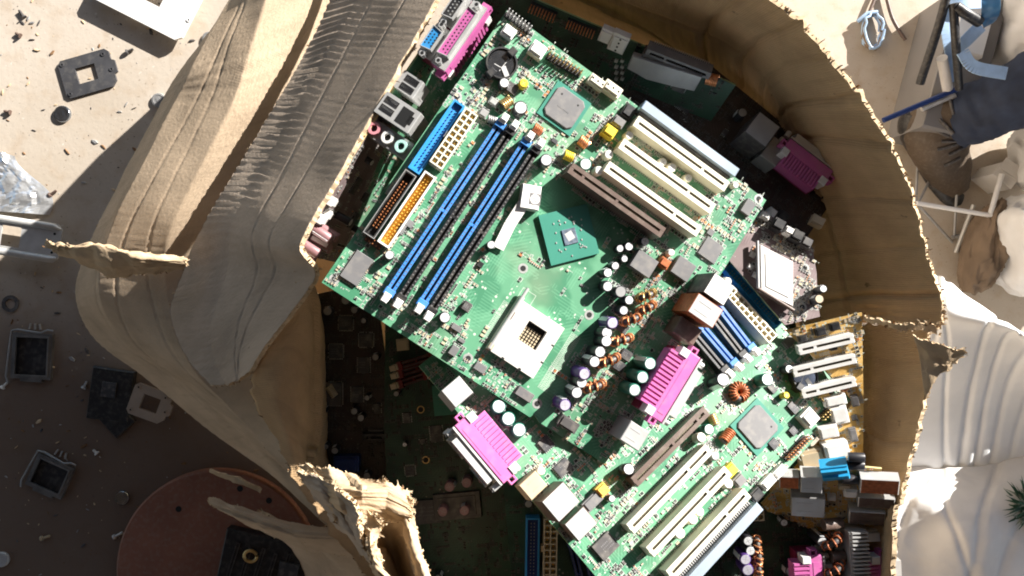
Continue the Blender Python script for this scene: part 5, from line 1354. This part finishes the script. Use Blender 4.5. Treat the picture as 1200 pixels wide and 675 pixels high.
for i, (lb, pts) in enumerate((('pale blue strap hanging beside the right black tube', [(1108, 10, 1290), (1112, 50, 1300), (1119, 95, 1340)]),
                               ('pale blue strap crossing below the blue sheet', [(1150, 30, 1290), (1132, 48, 1290), (1122, 60, 1300)]),
                               ('pale blue strap curving over the white sack above the jeans', [(1128, 60, 1275), (1142, 78, 1270), (1180, 86, 1265)]),
                               ('pale blue strap along the top edge of the picture', [(1108, 2, 1290), (1128, 3, 1280), (1152, 2, 1280)]))):
    q = [P(*p) for p in pts]; t = thing('strap', q[0]*S, lb, 'strap', 'pale blue straps at the upper right'); q = spline([v-q[0] for v in q], 16); m = MB(); w = 11
    for u, v in zip(q, q[1:]):
        d = (v-u).normalized(); p = Vector((-d.y, d.x, 0))*w; z = Vector((0, 0, 2))
        m.add([u-p, u+p, v+p, v-p, u-p-z, u+p-z, v+p-z, v-p-z], [[0, 3, 2, 1], [4, 5, 6, 7], [0, 1, 5, 4], [2, 3, 7, 6], [1, 2, 6, 5], [3, 0, 4, 7]], 0)
    m.build('strap_band', ['ltblue'], t)
cloth('blue_sheet', 'crumpled dark blue plastic sheet at the top edge right of the tubes', [[(1150, -12, 1260), (1172, -12, 1240)], [(1150, 8, 1250), (1173, 6, 1235)], [(1150, 24, 1262), (1171, 16, 1250)], [(1153, 34, 1285), (1168, 24, 1275)]], 'strapblue', 16, 16, 5, .03, 31, 'plastic sheet')
# blue wire bundle
t = thing('wire_bundle', P(1016, 38, GD)*S, 'small bundle of blue wire lying on the bright ground', 'wire'); m = MB(); r = random.Random(3)
for k in range(5):
    m.tube([(18*math.cos(6.2832*i/20)+r.uniform(-3, 3)+6, 36*math.sin(6.2832*i/20)+r.uniform(-3, 3), 4+3*k+2*math.sin(i)) for i in range(21)], 2.6, k % 2, 6)
m.tube([(-22, 20, 6), (-5, 34, 14), (14, 36, 14)], 4, 0, 8); m.build('wire_loops', ['ltblue', 'sackb'], t)
rod('shadow_line', 'thin brown wire standing in for a shadow line right of the wire bundle', [(1037, -10, GD-8), (1046, 22, GD-8), (1061, 47, GD-8)], 3.5, 'brown', 'cable')  # dark wire laid where a thin shadow crosses the ground
rod('shadow_line', 'thin brown wire standing in for a shadow line up to the top edge', [(1030, -12, GD-8), (1022, 6, GD-8), (1016, 22, GD-8)], 3.5, 'brown', 'cable')  # another dark wire in place of a thin shadow line
# wire rack
t = thing('wire_rack', P(1160, 252, GD)*S, 'open rack of pale metal rods with dark shadow bars, below the boot', 'rack'); w0 = P(1160, 252, GD)
for k, (pa, pb, rr_, mm) in enumerate((((1074, 238, 1430), (1164, 253, 1425), 4.5, 'sackw'), ((1160, 253, 1425), (1174, 204, 1425), 5, 'sackw'), ((1074, 238, 1430), (1116, 284, 1498), 2.6, 'steel_d'),  # the thin dark bar ending this line stands in for the rack's shadow
                                       ((1121, 228, 1470), (1118, 278, 1496), 2.6, 'steel_d'), ((1116, 278, 1495), (1128, 276, 1495), 4, 'steel_d'), ((1141, 240, 1470), (1120, 296, 1497), 4.5, 'steel'), ((1092, 205, 1480), (1076, 238, 1435), 2.6, 'steel_d'), ((1076, 180, 1480), (1073, 238, 1440), 2.6, 'steel_d'))):
    m = MB(); m.tube([P(*pa)-w0, P(*pb)-w0], rr_, 0, 8); m.build('rack_and_shadow_rod', [mm], t)
# sacks, tarps
sack('white_sack', 'blown out white sack at the top right corner behind the jeans', 1178, 55, GD, 170, 200, 330, 'sackw', 3)
sack('white_sack', 'upright white sack below the jeans at the right edge', 1205, 190, GD, 150, 150, 210, 'sackw', 5)
sack('grey_sack', 'tall pale grey sack standing right of the wire rack', 1178, 292, GD, 130, 190, 190, 'sackw', 7, .2)
sack('grey_sack', 'pale grey sack at the right edge beside the taller one', 1226, 300, GD, 120, 190, 150, 'sackw', 9)
sack('brown_sack', 'dark brown crumpled sack in the shade between the rack and the grey sack', 1136, 292, GD, 58, 170, 90, 'sackb', 11, -.25, .14)
t = thing('carton', None, 'small beige carton tilted between the boot and the upright white sack', 'carton', None, Matrix.Translation(P(1153, 212, GD)*S) @ Matrix.Rotation(-.7, 4, 'Z'))
m = MB(); m.box(0, 0, 0, 46, 30, 70, 0, 0, 1); m.build('carton_body', ['sackg'], t); m = MB(); m.box(0, 16, 70, 46, 24, 1.5, 0, .1); m.build('carton_flap', ['sackg'], t)
cloth('white_tarp', 'white tarp with a sharp folded top edge right of the lower cardboard flap', [
    [(1075, 338, 1300), (1098, 322, 1240), (1140, 352, 1235), (1190, 384, 1235), (1260, 425, 1240)],
    [(1070, 372, 1262), (1100, 366, 1205), (1140, 374, 1190), (1186, 386, 1190), (1260, 430, 1210)],
    [(1060, 410, 1300), (1100, 405, 1260), (1140, 402, 1255), (1186, 405, 1260), (1250, 440, 1270)],
    [(1040, 470, 1390), (1090, 470, 1375), (1135, 468, 1370), (1185, 460, 1375), (1250, 480, 1390)],
    [(1020, 552, 1490), (1080, 550, 1488), (1135, 550, 1486), (1190, 540, 1485), (1250, 534, 1488)]], 'tarp', 120, 110, 3, .008, 41, ridge=2.5, creases=((.18, .6, .25, 5, .018), (.34, .7, -.12, 4, .016), (.52, .7, .22, 6, .02), (.63, .7, .34, 5, .016), (.74, .7, .42, 5, .018), (.86, .7, .5, 4, .016)))
cloth('grey_tarp', 'creased greyish sheet spread on the ground at the lower right corner', [
    [(1000, 540, 1492), (1080, 548, 1480), (1140, 548, 1478), (1200, 536, 1480), (1290, 520, 1480)],
    [(1000, 575, 1440), (1070, 585, 1425), (1130, 590, 1420), (1200, 580, 1430), (1290, 570, 1440)],
    [(1000, 620, 1430), (1070, 630, 1440), (1130, 630, 1400), (1200, 625, 1430), (1290, 620, 1440)],
    [(1000, 690, 1450), (1070, 690, 1440), (1130, 690, 1430), (1200, 690, 1445), (1290, 690, 1450)]], 'sackg', 120, 110, 6, .009, 43, ridge=4, creases=((.25, .3, .2, 6, .02), (.4, .3, -.2, 5, .018), (.6, .3, .1, 6, .02), (.78, .4, .25, 5, .02)))
sack('white_sack', 'unseen white sack added beyond the right edge to shade the creased sheet', 1300, 500, GD, 170, 230, 300, 'sackw', 15)  # out of view, added only to cast shade on the sheet
# green tuft
t = thing('green_tuft', P(1206, 594, 1432)*S, 'dark green bristly tuft at the right edge on the creased sheet', 'plant'); m = MB(); r = random.Random(9)
for i in range(420):
    a = r.uniform(0, 6.28); l = r.uniform(25, 60); e = r.uniform(.05, .8); w = r.uniform(1.0, 2.4)
    d = Vector((math.cos(a)*math.cos(e), math.sin(a)*math.cos(e), math.sin(e))); p = Vector((r.uniform(-16, 16), r.uniform(-16, 16), r.uniform(0, 10))); s_ = Vector((-d.y, d.x, 0)).normalized()*w
    e1 = p+d*l*.6; e2 = p+d*l-Vector((0, 0, l*.15)); m.add([p-s_, p+s_, e1+s_, e1-s_, e2], [[0, 1, 2, 3], [3, 2, 4]], r.choice((0, 0, 1)))
M['leaf'] = mat('dark_leaf', (.03, .085, .045), .5, var=.4); M['leaf2'] = mat('grey_green_leaf', (.25, .28, .22), .6, var=.3)
m.build('leaves', ['leaf', 'leaf2'], t)

# ======================================================= the leg of a person sitting outside the picture
pr = P(1122, 222, GD); t = thing('person', pr*S, 'leg of a person in dark blue jeans and scuffed brown lace-up boot', 'person')
def loft(path, secs, n=28, amp=0.0, seed=1, closed=True):
    mb = MB(); vs = []; k = len(path); A_ = None
    for i, p in enumerate(path):
        d = (path[min(i+1, k-1)]-path[max(i-1, 0)]).normalized(); side = d.cross(Vector((0, 0, 1))).normalized(); up = side.cross(d).normalized()
        ra, rb = secs[i]
        for q in range(n):
            a = 2*math.pi*q/n; f = 1+amp*_nz.noise(Vector((i*.35, math.cos(a)*1.4, math.sin(a)*1.4+seed)))+amp*.7*_nz.noise(Vector((i*.8, math.cos(a)*.8+3, math.sin(a)*.8+seed)))
            vs.append(p+side*ra*f*math.cos(a)+up*rb*f*math.sin(a))
    fs = [[i*n+q, i*n+(q+1) % n, (i+1)*n+(q+1) % n, (i+1)*n+q] for i in range(k-1) for q in range(n)]
    mb.add(vs, fs, 0, True); mb.add(vs[:n], [list(range(n))[::-1]], 0); mb.add(vs[-n:], [list(range(n))], 0); return mb
def lerpsec(ss, n):
    o = spline([Vector((a, b_, 0)) for a, b_ in ss], n); return [(v.x, v.y) for v in o]
pa = spline([P(*q)-pr for q in ((1118, 142, 1400), (1140, 134, 1375), (1168, 122, 1345), (1205, 106, 1310), (1260, 82, 1270), (1330, 52, 1240))], 48)
loft(pa, lerpsec(((50, 46), (56, 52), (56, 54), (62, 60), (72, 68), (82, 76)), 48), 36, .06, 4).build('trouser_leg', ['jeans'], t)
hm = MB(); hm.tube([pa[0]+Vector((50*math.cos(q/14*6.2832)*-.35, 50*math.cos(q/14*6.2832), 47*math.sin(q/14*6.2832))) for q in range(15)], 3.5, 0, 8); hm.build('trouser_hem', ['jeans'], t)
pb = spline([P(*q)-pr for q in ((1132, 134, 1392), (1112, 138, 1405), (1100, 154, 1425), (1104, 180, 1448), (1115, 204, 1468), (1124, 224, 1482))], 40)
bo = loft(pb, lerpsec(((46, 44), (58, 52), (62, 50), (52, 42), (42, 30), (22, 15)), 40), 32, .04, 8).build('boot', ['boot'], t)
so = spline([P(*q)-pr for q in ((1071, 132, 1425), (1069, 150, 1440), (1080, 178, 1462), (1096, 206, 1480), (1115, 229, 1490), (1127, 234, 1492))], 30)
loft(so, lerpsec(((20, 22), (24, 30), (20, 24), (22, 18), (22, 12), (12, 6)), 30), 20, .05, 2).build('sole', ['black'], bo)
bs = lerpsec(((46, 44), (58, 52), (62, 50), (52, 42), (42, 30), (22, 15)), 40)
for k in range(7):
    i_ = 6+k*3; u = pb[i_]; m = MB(); d = (pb[i_+1]-pb[i_-1]).normalized(); s_ = d.cross(Vector((0, 0, 1))).normalized(); up = s_.cross(d).normalized(); ra, rb = bs[i_]
    m.tube([u+s_*ra*1.04*math.cos(a)+up*rb*1.04*math.sin(a) for a in [1.0+i*.12+(.25 if k % 2 else 0) for i in range(6)]], 3, 0, 6); m.build('lace', ['dgrey'], bo)
m = MB(); u = pb[1]; d = (pb[3]-pb[0]).normalized(); s_ = d.cross(Vector((0, 0, 1))).normalized(); up = s_.cross(d).normalized()
m.tube([u+s_*50*math.cos(6.2832*i/24)+up*48*math.sin(6.2832*i/24) for i in range(25)], 6, 0, 8, False); m.build('padded_collar', ['black'], bo)

# ======================================================= unseen roof and wall added above the camera to block sky light
t = thing('sky_blocker', (0, 0, 1.75), 'unseen dark roof with a back wall, added to block sky light', 'sky_blocker')
M['blocker_dark'] = mat('dark_sky_blocker', (.06, .045, .035), .8, var=.3, vscale=6)
mb = MB()
k = 60
vs = [(-3000+4650*i/k, y, 12*math.sin(i*1.3)) for i in range(k+1) for y in (-2600, 1500)]
mb.add(vs, [[2*i, 2*i+2, 2*i+3, 2*i+1] for i in range(k)], 0, True); mb.build('blocker_sheet', ['blocker_dark'], t)
m = MB(); m.box(-600, -2500, -2370, 4400, 60, 2370, 0); m.build('blocker_wall', ['blocker_dark'], t)
for x in (-2600, ):
    for y in (-2300, 1300):
        m = MB(); m.cyl(x, y, -1700, 40, 1690, 0); m.build('post', ['blocker_dark'], t)  # posts of the added sky blocker, out of view

# ======================================================= light and camera
w = bpy.data.worlds.new('World'); scene.world = w; w.use_nodes = True
nt = w.node_tree; bg = nt.nodes['Background']; sky = nt.nodes.new('ShaderNodeTexSky')
sky.sky_type = 'NISHITA'; sky.sun_disc = False; sky.sun_elevation = R_(SUN_EL); sky.sun_rotation = math.atan2(SUN_AZ.x, SUN_AZ.y)
nt.links.new(sky.outputs[0], bg.inputs[0]); bg.inputs[1].default_value = .05
sl = bpy.data.lights.new('sun', 'SUN'); sl.energy = 5; sl.angle = R_(.5); sl.color = (1, .955, .89)
so_ = bpy.data.objects.new('sun', sl); C.objects.link(so_)
sd = -(SUN_AZ*math.cos(R_(SUN_EL))+Vector((0, 0, math.sin(R_(SUN_EL)))))
so_.rotation_euler = sd.to_track_quat('-Z', 'Y').to_euler(); so_.location = (1, 1, 2)
cd = bpy.data.cameras.new('camera'); cd.sensor_width = 36; cd.lens = 18/.692; cd.clip_start = .01; cd.clip_end = 100
co = bpy.data.objects.new('camera', cd); co.location = (0, 0, CAM*S); C.objects.link(co); scene.camera = co
scene.view_settings.view_transform = 'Standard'; scene.view_settings.look = 'None'
scene.view_settings.exposure = 1.45; scene.view_settings.gamma = 1
scene.cycles.filter_width = 1.9
